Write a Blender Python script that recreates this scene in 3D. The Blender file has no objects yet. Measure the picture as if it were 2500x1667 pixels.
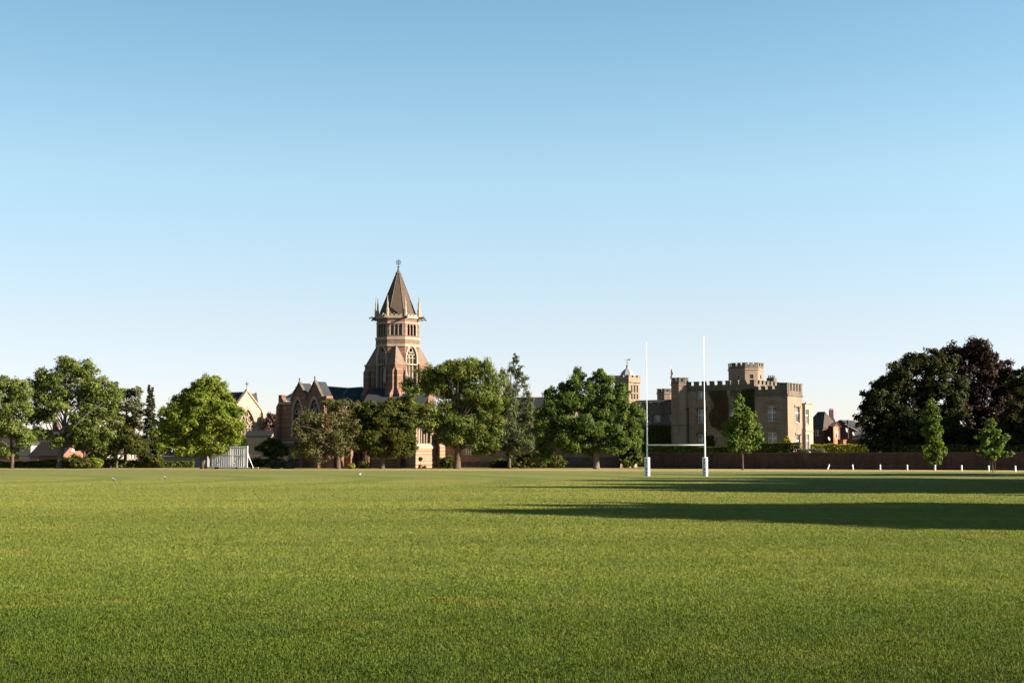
import bpy, bmesh, math, random
import numpy as np
from mathutils import Vector, Matrix
from mathutils.geometry import tessellate_polygon

# ------------------------------------------------------------------ camera, world, sun, exposure
SC = bpy.context.scene
COL = SC.collection
R = math.radians
F = 3472.0; HOR = 1116.0; CX = 1250.0; CY = 833.5; H = 1.77     # focal length / horizon of the photograph (2500 px wide)
PITCH = math.atan((HOR - CY) / F)
cam_d = bpy.data.cameras.new('camera'); cam = bpy.data.objects.new('camera', cam_d); COL.objects.link(cam)
cam.location = (0, 0, H); cam.rotation_euler = (R(90) + PITCH, 0, 0)
cam_d.sensor_width = 36; cam_d.lens = 50; cam_d.clip_start = 0.1; cam_d.clip_end = 9000
SC.camera = cam

SUN_EL = 21.0
SUN_AZ = -18.0          # degrees from +X (the right), negative = from the camera's side
sdir = Vector((math.cos(R(SUN_AZ)) * math.cos(R(SUN_EL)), math.sin(R(SUN_AZ)) * math.cos(R(SUN_EL)), math.sin(R(SUN_EL))))
sl = bpy.data.lights.new('sun', 'SUN'); sl.energy = 5.0; sl.angle = R(0.55); sl.color = (1.0, 0.86, 0.69)
so = bpy.data.objects.new('sun', sl); COL.objects.link(so)
so.rotation_euler = sdir.to_track_quat('Z', 'Y').to_euler(); so.location = (60, -20, 60)

W = bpy.data.worlds.new('World'); SC.world = W; W.use_nodes = True
nt = W.node_tree; bg = nt.nodes['Background']
sky = nt.nodes.new('ShaderNodeTexSky'); sky.sky_type = 'NISHITA'; sky.sun_disc = False
sky.sun_elevation = R(SUN_EL); sky.sun_rotation = math.atan2(sdir.x, sdir.y)
sky.altitude = 0; sky.air_density = 1.0; sky.dust_density = 0.25; sky.ozone_density = 2.0
hs = nt.nodes.new('ShaderNodeHueSaturation'); hs.inputs['Saturation'].default_value = 0.9; hs.inputs['Value'].default_value = 1.0
nt.links.new(sky.outputs[0], hs.inputs['Color'])
tcw = nt.nodes.new('ShaderNodeTexCoord'); sxw = nt.nodes.new('ShaderNodeSeparateXYZ'); nt.links.new(tcw.outputs['Generated'], sxw.inputs[0])
rw = nt.nodes.new('ShaderNodeValToRGB'); nt.links.new(sxw.outputs[2], rw.inputs[0])       # sky graded by elevation; unseen zenith dimmed to deepen the shade
SKYG = [(0.0, (.46, .43, .54)), (0.056, (.47, .44, .52)), (0.09, (.505, .455, .475)), (0.196, (.525, .565, .525)), (0.292, (.42, .54, .52)), (0.60, (.20, .32, .36))]
while len(rw.color_ramp.elements) < len(SKYG): rw.color_ramp.elements.new(0.5)
for e, (p_, c_) in zip(rw.color_ramp.elements, SKYG): e.position = p_; e.color = (*c_, 1)
mw = nt.nodes.new('ShaderNodeVectorMath'); mw.operation = 'MULTIPLY'; nt.links.new(hs.outputs[0], mw.inputs[0]); nt.links.new(rw.outputs[0], mw.inputs[1])
sw_2 = nt.nodes.new('ShaderNodeVectorMath'); sw_2.operation = 'SCALE'; sw_2.inputs['Scale'].default_value = 2.0; nt.links.new(mw.outputs[0], sw_2.inputs[0])
mr = nt.nodes.new('ShaderNodeMapRange'); mr.inputs[1].default_value = -1; mr.inputs[2].default_value = 1; mr.inputs[3].default_value = 0.62; mr.inputs[4].default_value = 1.34
nt.links.new(sxw.outputs[0], mr.inputs[0])
sw_3 = nt.nodes.new('ShaderNodeVectorMath'); sw_3.operation = 'SCALE'; nt.links.new(sw_2.outputs[0], sw_3.inputs[0]); nt.links.new(mr.outputs[0], sw_3.inputs['Scale'])
nt.links.new(sw_3.outputs[0], bg.inputs[0])
bg.inputs[1].default_value = 0.050
SC.view_settings.view_transform = 'Standard'; SC.view_settings.look = 'None'
SC.view_settings.exposure = 1.93; SC.view_settings.gamma = 1
SC.view_settings.use_curve_mapping = False
SC.render.engine = 'CYCLES'
SC.cycles.max_bounces = 6; SC.cycles.diffuse_bounces = 3; SC.cycles.transmission_bounces = 3; SC.cycles.transparent_max_bounces = 4

rnd = random.Random(7)

# ------------------------------------------------------------------ picture <-> place
cp, sp = math.cos(PITCH), math.sin(PITCH)
def ray(px, py):
    x = (px - CX) / F; y = -(py - CY) / F
    return Vector((x, cp - y * sp, sp + y * cp))
def P(px, py, D):                     # the point at depth D (metres straight ahead) seen at a pixel
    r = ray(px, py); return Vector((0, 0, H)) + r * (D / r.y)
def G(px, D):                         # ground point
    r = ray(px, HOR + H * F / D); p = Vector((0, 0, H)) + r * (D / r.y); return Vector((p.x, p.y, 0))
def M2(D): return D / F               # metres per pixel at depth D
def DB(py): return H * F / (py - HOR) # depth of a ground point seen at row py

# ------------------------------------------------------------------ scene-graph helpers
def tag(o, label=None, cat=None, group=None, kind=None):
    if label: o['label'] = label
    if cat: o['category'] = cat
    if group: o['group'] = group
    if kind: o['kind'] = kind
    return o
def thing(name, label, cat, loc, group=None):
    o = bpy.data.objects.new(name, None); COL.objects.link(o); o.location = loc
    o.empty_display_size = 0.5
    return tag(o, label, cat, group)
def root_loc(o):
    v = Vector((0, 0, 0))
    while o is not None:
        v = v + Vector(o.location); o = o.parent
    return v

class MB:
    def __init__(s): s.v = []; s.f = []
    def add(s, vs, fs):
        b = len(s.v); s.v += [Vector(v) for v in vs]; s.f += [tuple(b + i for i in f) for f in fs]
    def box(s, c, size, rz=0):
        x, y, z = [k / 2 for k in size]; ca, sa = math.cos(rz), math.sin(rz)
        vs = []
        for dz in (-z, z):
            for dx, dy in ((-x, -y), (x, -y), (x, y), (-x, y)):
                vs.append((c[0] + dx * ca - dy * sa, c[1] + dx * sa + dy * ca, c[2] + dz))
        s.add(vs, [(3, 2, 1, 0), (4, 5, 6, 7), (0, 1, 5, 4), (1, 2, 6, 5), (2, 3, 7, 6), (3, 0, 4, 7)])
    def tube(s, pts, rads, n=8, cap=True):
        pts = [Vector(p) for p in pts]
        rings = []
        for i, p in enumerate(pts):
            a = pts[max(0, i - 1)]; b = pts[min(len(pts) - 1, i + 1)]
            d = (b - a).normalized()
            u = d.orthogonal().normalized() if i == 0 else (s._u - d * s._u.dot(d)).normalized()
            s._u = u; w = d.cross(u)
            rings.append([p + (u * math.cos(2 * math.pi * k / n) + w * math.sin(2 * math.pi * k / n)) * rads[i] for k in range(n)])
        vs = [q for r_ in rings for q in r_]; fs = []
        for i in range(len(pts) - 1):
            for k in range(n):
                fs.append((i * n + k, i * n + (k + 1) % n, (i + 1) * n + (k + 1) % n, (i + 1) * n + k))
        if cap:
            fs.append(tuple(reversed(range(n)))); fs.append(tuple((len(pts) - 1) * n + k for k in range(n)))
        s.add(vs, fs)
    def lathe(s, c, prof, n=16, rot=0):
        vs = []
        for r_, z in prof:
            for k in range(n):
                a = rot + 2 * math.pi * k / n; vs.append((c[0] + r_ * math.cos(a), c[1] + r_ * math.sin(a), c[2] + z))
        fs = []
        for i in range(len(prof) - 1):
            for k in range(n):
                fs.append((i * n + k, i * n + (k + 1) % n, (i + 1) * n + (k + 1) % n, (i + 1) * n + k))
        fs.append(tuple(reversed(range(n)))); fs.append(tuple((len(prof) - 1) * n + k for k in range(n)))
        s.add(vs, fs)
    def build(s, name, mat, parent=None, smooth=False, loc=None):
        base = root_loc(parent) if parent else (Vector(loc) if loc is not None else Vector((0, 0, 0)))
        me = bpy.data.meshes.new(name)
        me.from_pydata([v - base for v in s.v], [], s.f); me.update()
        me.materials.append(mat)
        if smooth:
            me.polygons.foreach_set('use_smooth', [True] * len(me.polygons))
        o = bpy.data.objects.new(name, me); COL.objects.link(o)
        if parent: o.parent = parent
        elif loc is not None: o.location = loc
        return o

class Plane:
    """vertical facade plane; a runs along it (to the right as seen), out is towards the viewer"""
    def __init__(s, A, B):
        s.A = Vector((A[0], A[1], 0)); d = Vector((B[0] - A[0], B[1] - A[1], 0)); s.L = d.length; s.d = d / s.L
        s.n = Vector((s.d.y, -s.d.x, 0))
    @classmethod
    def px(cls, xa, Da, xb, Db): return cls(G(xa, Da), G(xb, Db))
    def p(s, a, z, out=0.0):
        q = s.A + s.d * a + s.n * out; return Vector((q.x, q.y, z))
    def az(s, px, py):
        r = ray(px, py); t = s.n.dot(s.A) / s.n.dot(r) if abs(s.n.dot(r)) > 1e-9 else 0
        q = Vector((0, 0, H)) + r * t
        return (q - s.A).dot(s.d), q.z
    def off(s, out): return Plane(s.A + s.n * out, s.A + s.n * out + s.d * s.L)

def skin(m, pl, outer, holes=(), out=0.0, reveal=0.3, zb=0):
    """one wall skin with openings and their reveals"""
    loops = [outer] + list(holes)
    polys = [[Vector((a, z, 0)) for a, z in lp] for lp in loops]
    tris = tessellate_polygon(polys)
    flat = [q for lp in loops for q in lp]
    vs = [pl.p(a, z, out) for a, z in flat]
    fs = []
    for t in tris:
        a, b, c = [vs[i] for i in t]
        nrm = (b - a).cross(c - a)
        fs.append(tuple(t) if nrm.dot(pl.n) > 0 else tuple(reversed(t)))
    m.add(vs, fs)
    for h in holes:
        n = len(h)
        vv = [pl.p(a, z, out) for a, z in h] + [pl.p(a, z, out - reveal) for a, z in h]
        m.add(vv, [(i, (i + 1) % n, n + (i + 1) % n, n + i) for i in range(n)])
def slab(m, pl, outer, out=0.0, t=0.3, holes=()):
    """closed plate of thickness t whose face is at out"""
    loops = [outer] + list(holes)
    polys = [[Vector((a, z, 0)) for a, z in lp] for lp in loops]
    tris = tessellate_polygon(polys)
    flat = [q for lp in loops for q in lp]; n = len(flat)
    vs = [pl.p(a, z, out) for a, z in flat] + [pl.p(a, z, out - t) for a, z in flat]
    fs = []
    for tr in tris:
        a, b, c = [vs[i] for i in tr]
        tr = tuple(tr) if (b - a).cross(c - a).dot(pl.n) > 0 else tuple(reversed(tr))
        fs.append(tr); fs.append(tuple(n + i for i in reversed(tr)))
    k = 0
    for lp in loops:
        q = len(lp)
        for i in range(q): fs.append((k + i, k + (i + 1) % q, n + k + (i + 1) % q, n + k + i))
        k += q
    m.add(vs, fs)
def rect(a0, a1, z0, z1): return [(a0, z0), (a1, z0), (a1, z1), (a0, z1)]
def arch(a0, a1, z0, z1, n=6):
    """pointed (gothic) opening, apex at z1"""
    w = a1 - a0; hgt = min(w * 0.95, (z1 - z0) * 0.6); zs = z1 - hgt; mid = (a0 + a1) / 2
    pts = [(a0, z0), (a1, z0)]
    for i in range(n + 1):
        t = i / n; ang = t * R(62); x = a1 - (1 - math.cos(ang)) * w * 0.5 / (1 - math.cos(R(62))); pts.append((x, zs + hgt * math.sin(ang) / math.sin(R(62))))
    for i in range(n - 1, -1, -1):
        t = i / n; ang = t * R(62); x = a0 + (1 - math.cos(ang)) * w * 0.5 / (1 - math.cos(R(62))); pts.append((x, zs + hgt * math.sin(ang) / math.sin(R(62))))
    return pts
def arch_ring(m, pl, a0, a1, z0, z1, w, out, t):
    o = arch(a0 - w, a1 + w, z0, z1 + w * 1.5); i = arch(a0, a1, z0 + 0.001, z1)
    i = [(a, max(z, z0 + 0.002)) for a, z in i]
    o = [(a, z - (0.02 if k < 2 else 0)) for k, (a, z) in enumerate(o)]
    slab(m, pl, o, out, t, [i])
def band(m, pl, a0, a1, z0, z1, out=0.1):
    """string course"""
    slab(m, pl, rect(a0, a1, z0, z1), out, out + 0.02)
def battlement(m, pl, a0, a1, z0, zc, z1, out=0.0, t=0.4, n=None, merlon=1.0, gap=0.8, ends=True):
    """crenellated parapet as one plate: solid to zc, merlons to z1"""
    L = a1 - a0
    if n is None: n = max(1, round((L + gap) / (merlon + gap)))
    k = L / (n * merlon + (n - 1) * gap) if n > 1 else 1
    mw, gw = merlon * k, gap * k
    pts = [(a0, z0), (a1, z0)]
    top = []
    for i in range(n):
        x0 = a0 + i * (mw + gw); top += [(x0, zc), (x0, z1), (x0 + mw, z1), (x0 + mw, zc)]
    top = top[1:-1]
    pts += list(reversed(top)) 
    slab(m, pl, pts, out, t)
    for i in range(n):                                # coping on each merlon
        x0 = a0 + i * (mw + gw)
        slab(m, pl, rect(x0 - 0.05, x0 + mw + 0.05, z1 + 0.003, z1 + 0.14), out + 0.07, t + 0.14)
    return mw, gw
def buttress(m, pl, a0, a1, stages, ztop=None):
    """stages: [(z_top, projection)], sloped set-offs between"""
    prof = [(-0.05, 0.0), (stages[0][1], 0.0)]
    for i, (z, pr) in enumerate(stages):
        prof.append((pr, z))
        nx = stages[i + 1][1] if i + 1 < len(stages) else -0.05
        prof.append((nx, z + (pr - nx) * 1.6))
    n = len(prof)
    vs = [pl.p(a0, z, o) for o, z in prof] + [pl.p(a1, z, o) for o, z in prof]
    tris = tessellate_polygon([[Vector((o, z, 0)) for o, z in prof]])
    fs = [tuple(t) for t in tris] + [tuple(n + i for i in reversed(t)) for t in tris]
    fs += [(i, (i + 1) % n, n + (i + 1) % n, n + i) for i in range(n)]
    m.add(vs, fs)

# ------------------------------------------------------------------ materials
AF = 0.43     # every base colour is given for exposure 0; the scene is exposed about a stop brighter
def mat(name, rough=0.85, spec=0.3):
    m = bpy.data.materials.new(name); m.use_nodes = True
    b = m.node_tree.nodes['Principled BSDF']; b.inputs['Roughness'].default_value = rough
    b.inputs['Specular IOR Level'].default_value = spec
    return m, m.node_tree, b
def N(t, typ, **kw):
    n = t.nodes.new(typ)
    for k, v in kw.items(): setattr(n, k, v)
    return n
def geo(t):
    return N(t, 'ShaderNodeNewGeometry').outputs['Position']
def scaled(t, src, s):
    mp = N(t, 'ShaderNodeMapping'); mp.inputs['Scale'].default_value = s; t.links.new(src, mp.inputs['Vector']); return mp.outputs[0]
def noise(t, vec, scale, detail=4, rough=0.6):
    n = N(t, 'ShaderNodeTexNoise'); n.inputs['Scale'].default_value = scale; n.inputs['Detail'].default_value = detail
    n.inputs['Roughness'].default_value = rough; t.links.new(vec, n.inputs['Vector']); return n.outputs['Fac']
def ramp(t, fac, stops, interp='LINEAR'):
    r_ = N(t, 'ShaderNodeValToRGB'); cr = r_.color_ramp; cr.interpolation = interp
    while len(cr.elements) < len(stops): cr.elements.new(0.5)
    for e, (p, c) in zip(cr.elements, stops):
        e.position = p; e.color = (c[0], c[1], c[2], 1) if isinstance(c, tuple) else (c, c, c, 1)
    t.links.new(fac, r_.inputs[0]); return r_.outputs[0]
def mix(t, fac, a, b, blend='MIX'):
    m = N(t, 'ShaderNodeMix', data_type='RGBA', blend_type=blend)
    for sock, v in ((m.inputs[0], fac), (m.inputs[6], a), (m.inputs[7], b)):
        if isinstance(v, (int, float)): sock.default_value = v
        elif isinstance(v, tuple): sock.default_value = (v[0], v[1], v[2], 1)
        else: t.links.new(v, sock)
    return m.outputs[2]
def math_(t, op, a, b=None):
    m = N(t, 'ShaderNodeMath', operation=op)
    for s_, v in ((m.inputs[0], a), (m.inputs[1], b)):
        if v is None: continue
        if isinstance(v, (int, float)): s_.default_value = v
        else: t.links.new(v, s_)
    return m.outputs[0]
def bump(t, b, h, strength=0.4, dist=0.05):
    n = N(t, 'ShaderNodeBump'); n.inputs['Strength'].default_value = strength; n.inputs['Distance'].default_value = dist
    t.links.new(h, n.inputs['Height']); t.links.new(n.outputs[0], b.inputs['Normal'])

def simple(name, c, rough=0.8, var=0.2, scale=2.0, spec=0.3, metal=0):
    c = tuple(k * AF for k in c)
    m, t, b = mat(name, rough, spec)
    f = noise(t, geo(t), scale)
    lo = tuple(k * (1 - var) for k in c); hi = tuple(min(1, k * (1 + var)) for k in c)
    t.links.new(ramp(t, f, [(0.3, lo), (0.7, hi)]), b.inputs['Base Color']); b.inputs['Metallic'].default_value = metal
    return m

def masonry(name, c1, c2, mortar, row=0.3, wid=0.6, stain=(0.12, 0.10, 0.09), stain_amt=0.5, bands=None, zig=False):
    """coursed masonry: per-block tint, mortar, weather stains; bands = [(z0,z1)..] fraction bands of pale stone"""
    c1, c2, mortar, stain = [tuple(k * AF for k in c) for c in (c1, c2, mortar, stain)]
    if bands: bands = (bands[0], bands[1], tuple(k * AF for k in bands[2]))
    m, t, b = mat(name, 0.9, 0.2)
    g = geo(t); sx = N(t, 'ShaderNodeSeparateXYZ'); t.links.new(g, sx.inputs[0])
    hx = math_(t, 'ADD', sx.outputs[0], math_(t, 'MULTIPLY', sx.outputs[1], 0.83))
    cb = N(t, 'ShaderNodeCombineXYZ'); t.links.new(hx, cb.inputs[0]); t.links.new(sx.outputs[2], cb.inputs[1])
    br = N(t, 'ShaderNodeTexBrick'); t.links.new(cb.outputs[0], br.inputs['Vector'])
    br.inputs['Scale'].default_value = 1.0; br.inputs['Brick Width'].default_value = wid; br.inputs['Row Height'].default_value = row
    br.inputs['Mortar Size'].default_value = 0.02 if row > 0.2 else 0.01
    br.inputs['Color1'].default_value = (*c1, 1); br.inputs['Color2'].default_value = (*c2, 1); br.inputs['Mortar'].default_value = (*mortar, 1)
    col = br.outputs['Color']
    f2 = noise(t, g, 1.1, 5, 0.7)
    col = mix(t, ramp(t, f2, [(0.35, 0.0), (0.75, 0.5)]), col, tuple(k * 1.25 for k in c2))
    if bands:
        fr = math_(t, 'FRACT', math_(t, 'DIVIDE', sx.outputs[2], bands[0]))
        stops = [(0.0, 0.0)]
        for z0, z1 in bands[1]: stops += [(z0, 1.0), (z1, 0.0)]
        mask = ramp(t, fr, stops, 'CONSTANT')
        pale = ramp(t, noise(t, g, 2.5), [(0.3, tuple(k * 0.8 for k in bands[2])), (0.7, bands[2])])
        col = mix(t, mask, col, pale)
    st = noise(t, scaled(t, g, (1, 1, 0.25)), 0.7, 6, 0.7)
    col = mix(t, ramp(t, st, [(0.45, 0.0), (0.75, stain_amt)]), col, stain)
    t.links.new(col, b.inputs['Base Color'])
    bump(t, b, mix(t, 0.5, br.outputs['Fac'], noise(t, g, 8)), 0.35, 0.03)
    return m

def leaf_mat(name, dark, light, warm=None, trans=0.42, rough=0.6):
    dark = tuple(k * AF * 2.2 for k in dark); light, warm = [tuple(k * AF * 2.0 for k in c) for c in (light, warm)]
    m, t, b = mat(name, rough, 0.12)
    at = N(t, 'ShaderNodeAttribute', attribute_name='tint')
    sep = N(t, 'ShaderNodeSeparateColor'); t.links.new(at.outputs['Color'], sep.inputs[0])
    col = ramp(t, sep.outputs[0], [(0.0, dark), (1.0, light)])
    if warm: col = mix(t, ramp(t, sep.outputs[1], [(0.62, 0.0), (0.98, 0.7)]), col, warm)
    t.links.new(col, b.inputs['Base Color'])
    tr = N(t, 'ShaderNodeBsdfTranslucent'); t.links.new(mix(t, 1.0, col, (1.25, 1.3, 0.5), 'MULTIPLY'), tr.inputs['Color'])
    mx = N(t, 'ShaderNodeMixShader'); mx.inputs[0].default_value = trans
    t.links.new(b.outputs[0], mx.inputs[1]); t.links.new(tr.outputs[0], mx.inputs[2])
    t.links.new(mx.outputs[0], t.nodes['Material Output'].inputs[0])
    return m
def bark_mat(name, c):
    c = tuple(k * AF for k in c)
    m, t, b = mat(name, 0.95, 0.1); g = geo(t)
    f = noise(t, scaled(t, g, (4, 4, 0.8)), 2.0, 6, 0.7)
    t.links.new(ramp(t, f, [(0.3, tuple(k * 0.45 for k in c)), (0.7, c)]), b.inputs['Base Color']); bump(t, b, f, 0.8, 0.08)
    return m

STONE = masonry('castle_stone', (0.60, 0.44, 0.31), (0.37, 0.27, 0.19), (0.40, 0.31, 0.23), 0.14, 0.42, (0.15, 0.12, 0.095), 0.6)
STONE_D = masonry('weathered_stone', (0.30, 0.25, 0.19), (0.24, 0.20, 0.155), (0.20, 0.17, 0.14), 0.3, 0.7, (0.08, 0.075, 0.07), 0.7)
STONE_P = masonry('pale_limestone', (0.66, 0.54, 0.42), (0.56, 0.45, 0.345), (0.50, 0.41, 0.32), 0.3, 0.6, (0.26, 0.19, 0.14), 0.4)
TRIM = simple('dressed_stone', (0.46, 0.37, 0.28), 0.9, 0.3, 1.6)
TRIM_D = simple('dark_weathered_trim', (0.20, 0.17, 0.14), 0.9, 0.4, 1.6)
BAND_BRICK = masonry('banded_brick', (0.42, 0.19, 0.11), (0.31, 0.14, 0.085), (0.34, 0.24, 0.18), 0.12, 0.34, (0.09, 0.06, 0.05), 0.5,
                     (2.3, [(0.08, 0.20), (0.42, 0.48), (0.72, 0.80)], (0.44, 0.31, 0.22)))
TOWER_BRICK = masonry('tower_brick', (0.40, 0.20, 0.125), (0.31, 0.155, 0.105), (0.34, 0.25, 0.19), 0.12, 0.34, (0.10, 0.075, 0.06), 0.45,
                     (3.1, [(0.05, 0.12), (0.40, 0.45), (0.70, 0.75)], (0.48, 0.36, 0.26)))
EAST_BRICK = masonry('pale_striped_brick', (0.50, 0.27, 0.16), (0.42, 0.22, 0.13), (0.42, 0.30, 0.22), 0.12, 0.34, (0.2, 0.13, 0.09), 0.3,
                     (1.15, [(0.02, 0.30), (0.55, 0.83)], (0.64, 0.47, 0.33)))
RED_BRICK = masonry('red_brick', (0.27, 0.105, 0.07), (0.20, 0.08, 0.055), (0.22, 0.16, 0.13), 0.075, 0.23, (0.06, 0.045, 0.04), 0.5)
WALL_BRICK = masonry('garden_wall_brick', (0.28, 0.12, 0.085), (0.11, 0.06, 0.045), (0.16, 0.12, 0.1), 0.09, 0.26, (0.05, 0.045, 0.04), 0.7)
SLATE = masonry('slate_tiles', (0.075, 0.085, 0.095), (0.055, 0.062, 0.072), (0.035, 0.04, 0.045), 0.25, 0.4, (0.10, 0.09, 0.075), 0.4)
SPIRE_T = masonry('spire_tiles', (0.21, 0.145, 0.105), (0.155, 0.11, 0.082), (0.08, 0.06, 0.05), 0.28, 0.42, (0.11, 0.095, 0.08), 0.6)
ROOF_T = masonry('brown_roof_tiles', (0.16, 0.12, 0.10), (0.12, 0.095, 0.08), (0.07, 0.06, 0.05), 0.25, 0.35, (0.06, 0.055, 0.05), 0.5)
LEAD = simple('grey_lead', (0.42, 0.46, 0.50), 0.5, 0.12, 1.5, 0.4)
WHITE = simple('white_paint', (1.62, 1.66, 1.68), 0.45, 0.05, 3)
WFRAME = simple('white_window_paint', (1.35, 1.36, 1.34), 0.5, 0.06, 3)
IRON = simple('dark_iron', (0.06, 0.06, 0.06), 0.6, 0.3, 3)
GOLD = simple('gilded_ball', (0.55, 0.27, 0.07), 0.4, 0.1, 3, 0.5, 0.6)
RENDERW = simple('cream_render', (0.62, 0.58, 0.50), 0.8, 0.1, 1)
YELLOWR = simple('ochre_render', (0.60, 0.40, 0.16), 0.8, 0.1, 1)
OAKD = simple('dark_oak_door', (0.07, 0.05, 0.04), 0.7, 0.3, 3)
def glass():
    m, t, b = mat('window_glass', 0.08, 0.6)
    f = noise(t, geo(t), 0.6, 2)
    t.links.new(ramp(t, f, [(0.35, (0.03, 0.035, 0.04)), (0.65, (0.16, 0.17, 0.175))]), b.inputs['Base Color']); return m  # base colour lightened in patches to suggest reflected sky
GLASS = glass()
LOUVRE = simple('louvre_slats', (0.26, 0.21, 0.17), 0.8, 0.2, 3)
STAINED = simple('leaded_glass', (0.05, 0.055, 0.065), 0.3, 0.5, 2.5, 0.5)

# ------------------------------------------------------------------ ground
def lawn_nodes(t, blades=False):
    g = geo(t); sx = N(t, 'ShaderNodeSeparateXYZ'); t.links.new(g, sx.inputs[0])
    broad = noise(t, scaled(t, g, (0.35, 1.0, 1.0)), 0.07, 3, 0.55)
    bands_ = noise(t, scaled(t, g, (0.10, 1.0, 1.0)), 0.16, 3, 0.6)
    patch = mix(t, 0.5, noise(t, g, 0.9, 5, 0.7), noise(t, scaled(t, g, (.5, 1, 1)), 0.22, 5, 0.7))
    straw = noise(t, scaled(t, g, (.6, 1, 1)), 2.1, 4, 0.6)
    fine = noise(t, scaled(t, g, (1, .35, 1)), 3.0, 5, 0.75)
    # grass darker near, paler far: shade between blades put into the colour by distance
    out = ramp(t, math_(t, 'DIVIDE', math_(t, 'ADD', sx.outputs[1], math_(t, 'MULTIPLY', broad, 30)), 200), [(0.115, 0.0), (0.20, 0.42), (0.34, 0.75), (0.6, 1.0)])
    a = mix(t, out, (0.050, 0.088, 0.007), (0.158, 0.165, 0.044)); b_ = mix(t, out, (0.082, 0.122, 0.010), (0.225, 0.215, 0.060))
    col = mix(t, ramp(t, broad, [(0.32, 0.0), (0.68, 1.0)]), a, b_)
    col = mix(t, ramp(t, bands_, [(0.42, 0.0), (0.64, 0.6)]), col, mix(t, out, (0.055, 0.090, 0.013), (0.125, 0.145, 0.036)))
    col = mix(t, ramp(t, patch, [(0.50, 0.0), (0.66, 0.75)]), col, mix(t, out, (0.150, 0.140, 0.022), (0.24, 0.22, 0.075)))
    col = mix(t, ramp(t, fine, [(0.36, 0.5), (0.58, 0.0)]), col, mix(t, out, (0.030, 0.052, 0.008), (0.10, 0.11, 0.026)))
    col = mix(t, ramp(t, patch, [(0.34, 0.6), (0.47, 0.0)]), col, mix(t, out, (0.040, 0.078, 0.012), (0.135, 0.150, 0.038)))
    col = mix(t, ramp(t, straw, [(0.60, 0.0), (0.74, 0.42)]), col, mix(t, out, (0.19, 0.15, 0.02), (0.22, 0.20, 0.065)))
    # rings left by mowing round the cricket square
    vd = N(t, 'ShaderNodeVectorMath', operation='DISTANCE'); t.links.new(g, vd.inputs[0]); vd.inputs[1].default_value = (-78, 112, 0)
    rg_ = math_(t, 'SINE', math_(t, 'MULTIPLY', math_(t, 'ADD', vd.outputs['Value'], math_(t, 'MULTIPLY', broad, 5)), 0.56))
    rg_ = math_(t, 'MULTIPLY', ramp(t, rg_, [(0.35, 0.0), (0.75, 0.8)]), ramp(t, math_(t, 'DIVIDE', sx.outputs[1], 200), [(0.38, 0.0), (0.50, 1.0)]))
    col = mix(t, rg_, col, (0.115, 0.140, 0.030))
    nr_ = ramp(t, math_(t, 'DIVIDE', sx.outputs[1], 100), [(0.10, 0.62), (0.20, 1.0)])  # nearest grass dimmed in its colour, as a lens vignette would
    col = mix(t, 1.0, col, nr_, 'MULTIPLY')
    # parched fringe along the far edge of the pitch
    edge = math_(t, 'ADD', sx.outputs[1], math_(t, 'MULTIPLY', sx.outputs[0], 0.30))
    edge = math_(t, 'ADD', edge, math_(t, 'MULTIPLY', noise(t, scaled(t, g, (0.3, 1, 1)), 0.12, 3), 10))
    far = ramp(t, math_(t, 'DIVIDE', edge, 400), [(0.480, 0.0), (0.500, 0.9), (0.575, 0.9), (0.64, 0.15)])
    col = mix(t, far, col, ramp(t, patch, [(0.3, (0.30, 0.220, 0.085)), (0.7, (0.42, 0.32, 0.14))]))
    col = mix(t, 1.0, col, (0.86, 0.88, 0.88) if not blades else (0.93, 0.98, 0.86), 'MULTIPLY')
    return col, g, fine
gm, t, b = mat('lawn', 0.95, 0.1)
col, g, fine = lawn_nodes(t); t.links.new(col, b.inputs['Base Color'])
bump(t, b, noise(t, g, 14, 5, 0.8), 0.9, 0.06)
m = MB()
xs = [-4000, -400, -150, -60, 0, 60, 150, 400, 4000]; ys = [-500, -30, 0, 60, 140, 260, 420, 1200, 6000]
vs = [(x, y, 0) for y in ys for x in xs]
m.add(vs, [(j * 9 + i, j * 9 + i + 1, (j + 1) * 9 + i + 1, (j + 1) * 9 + i) for j in range(8) for i in range(8)])
tag(m.build('ground', gm), 'wide mown playing field lawn reaching back to the buildings', kind='structure')

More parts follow.
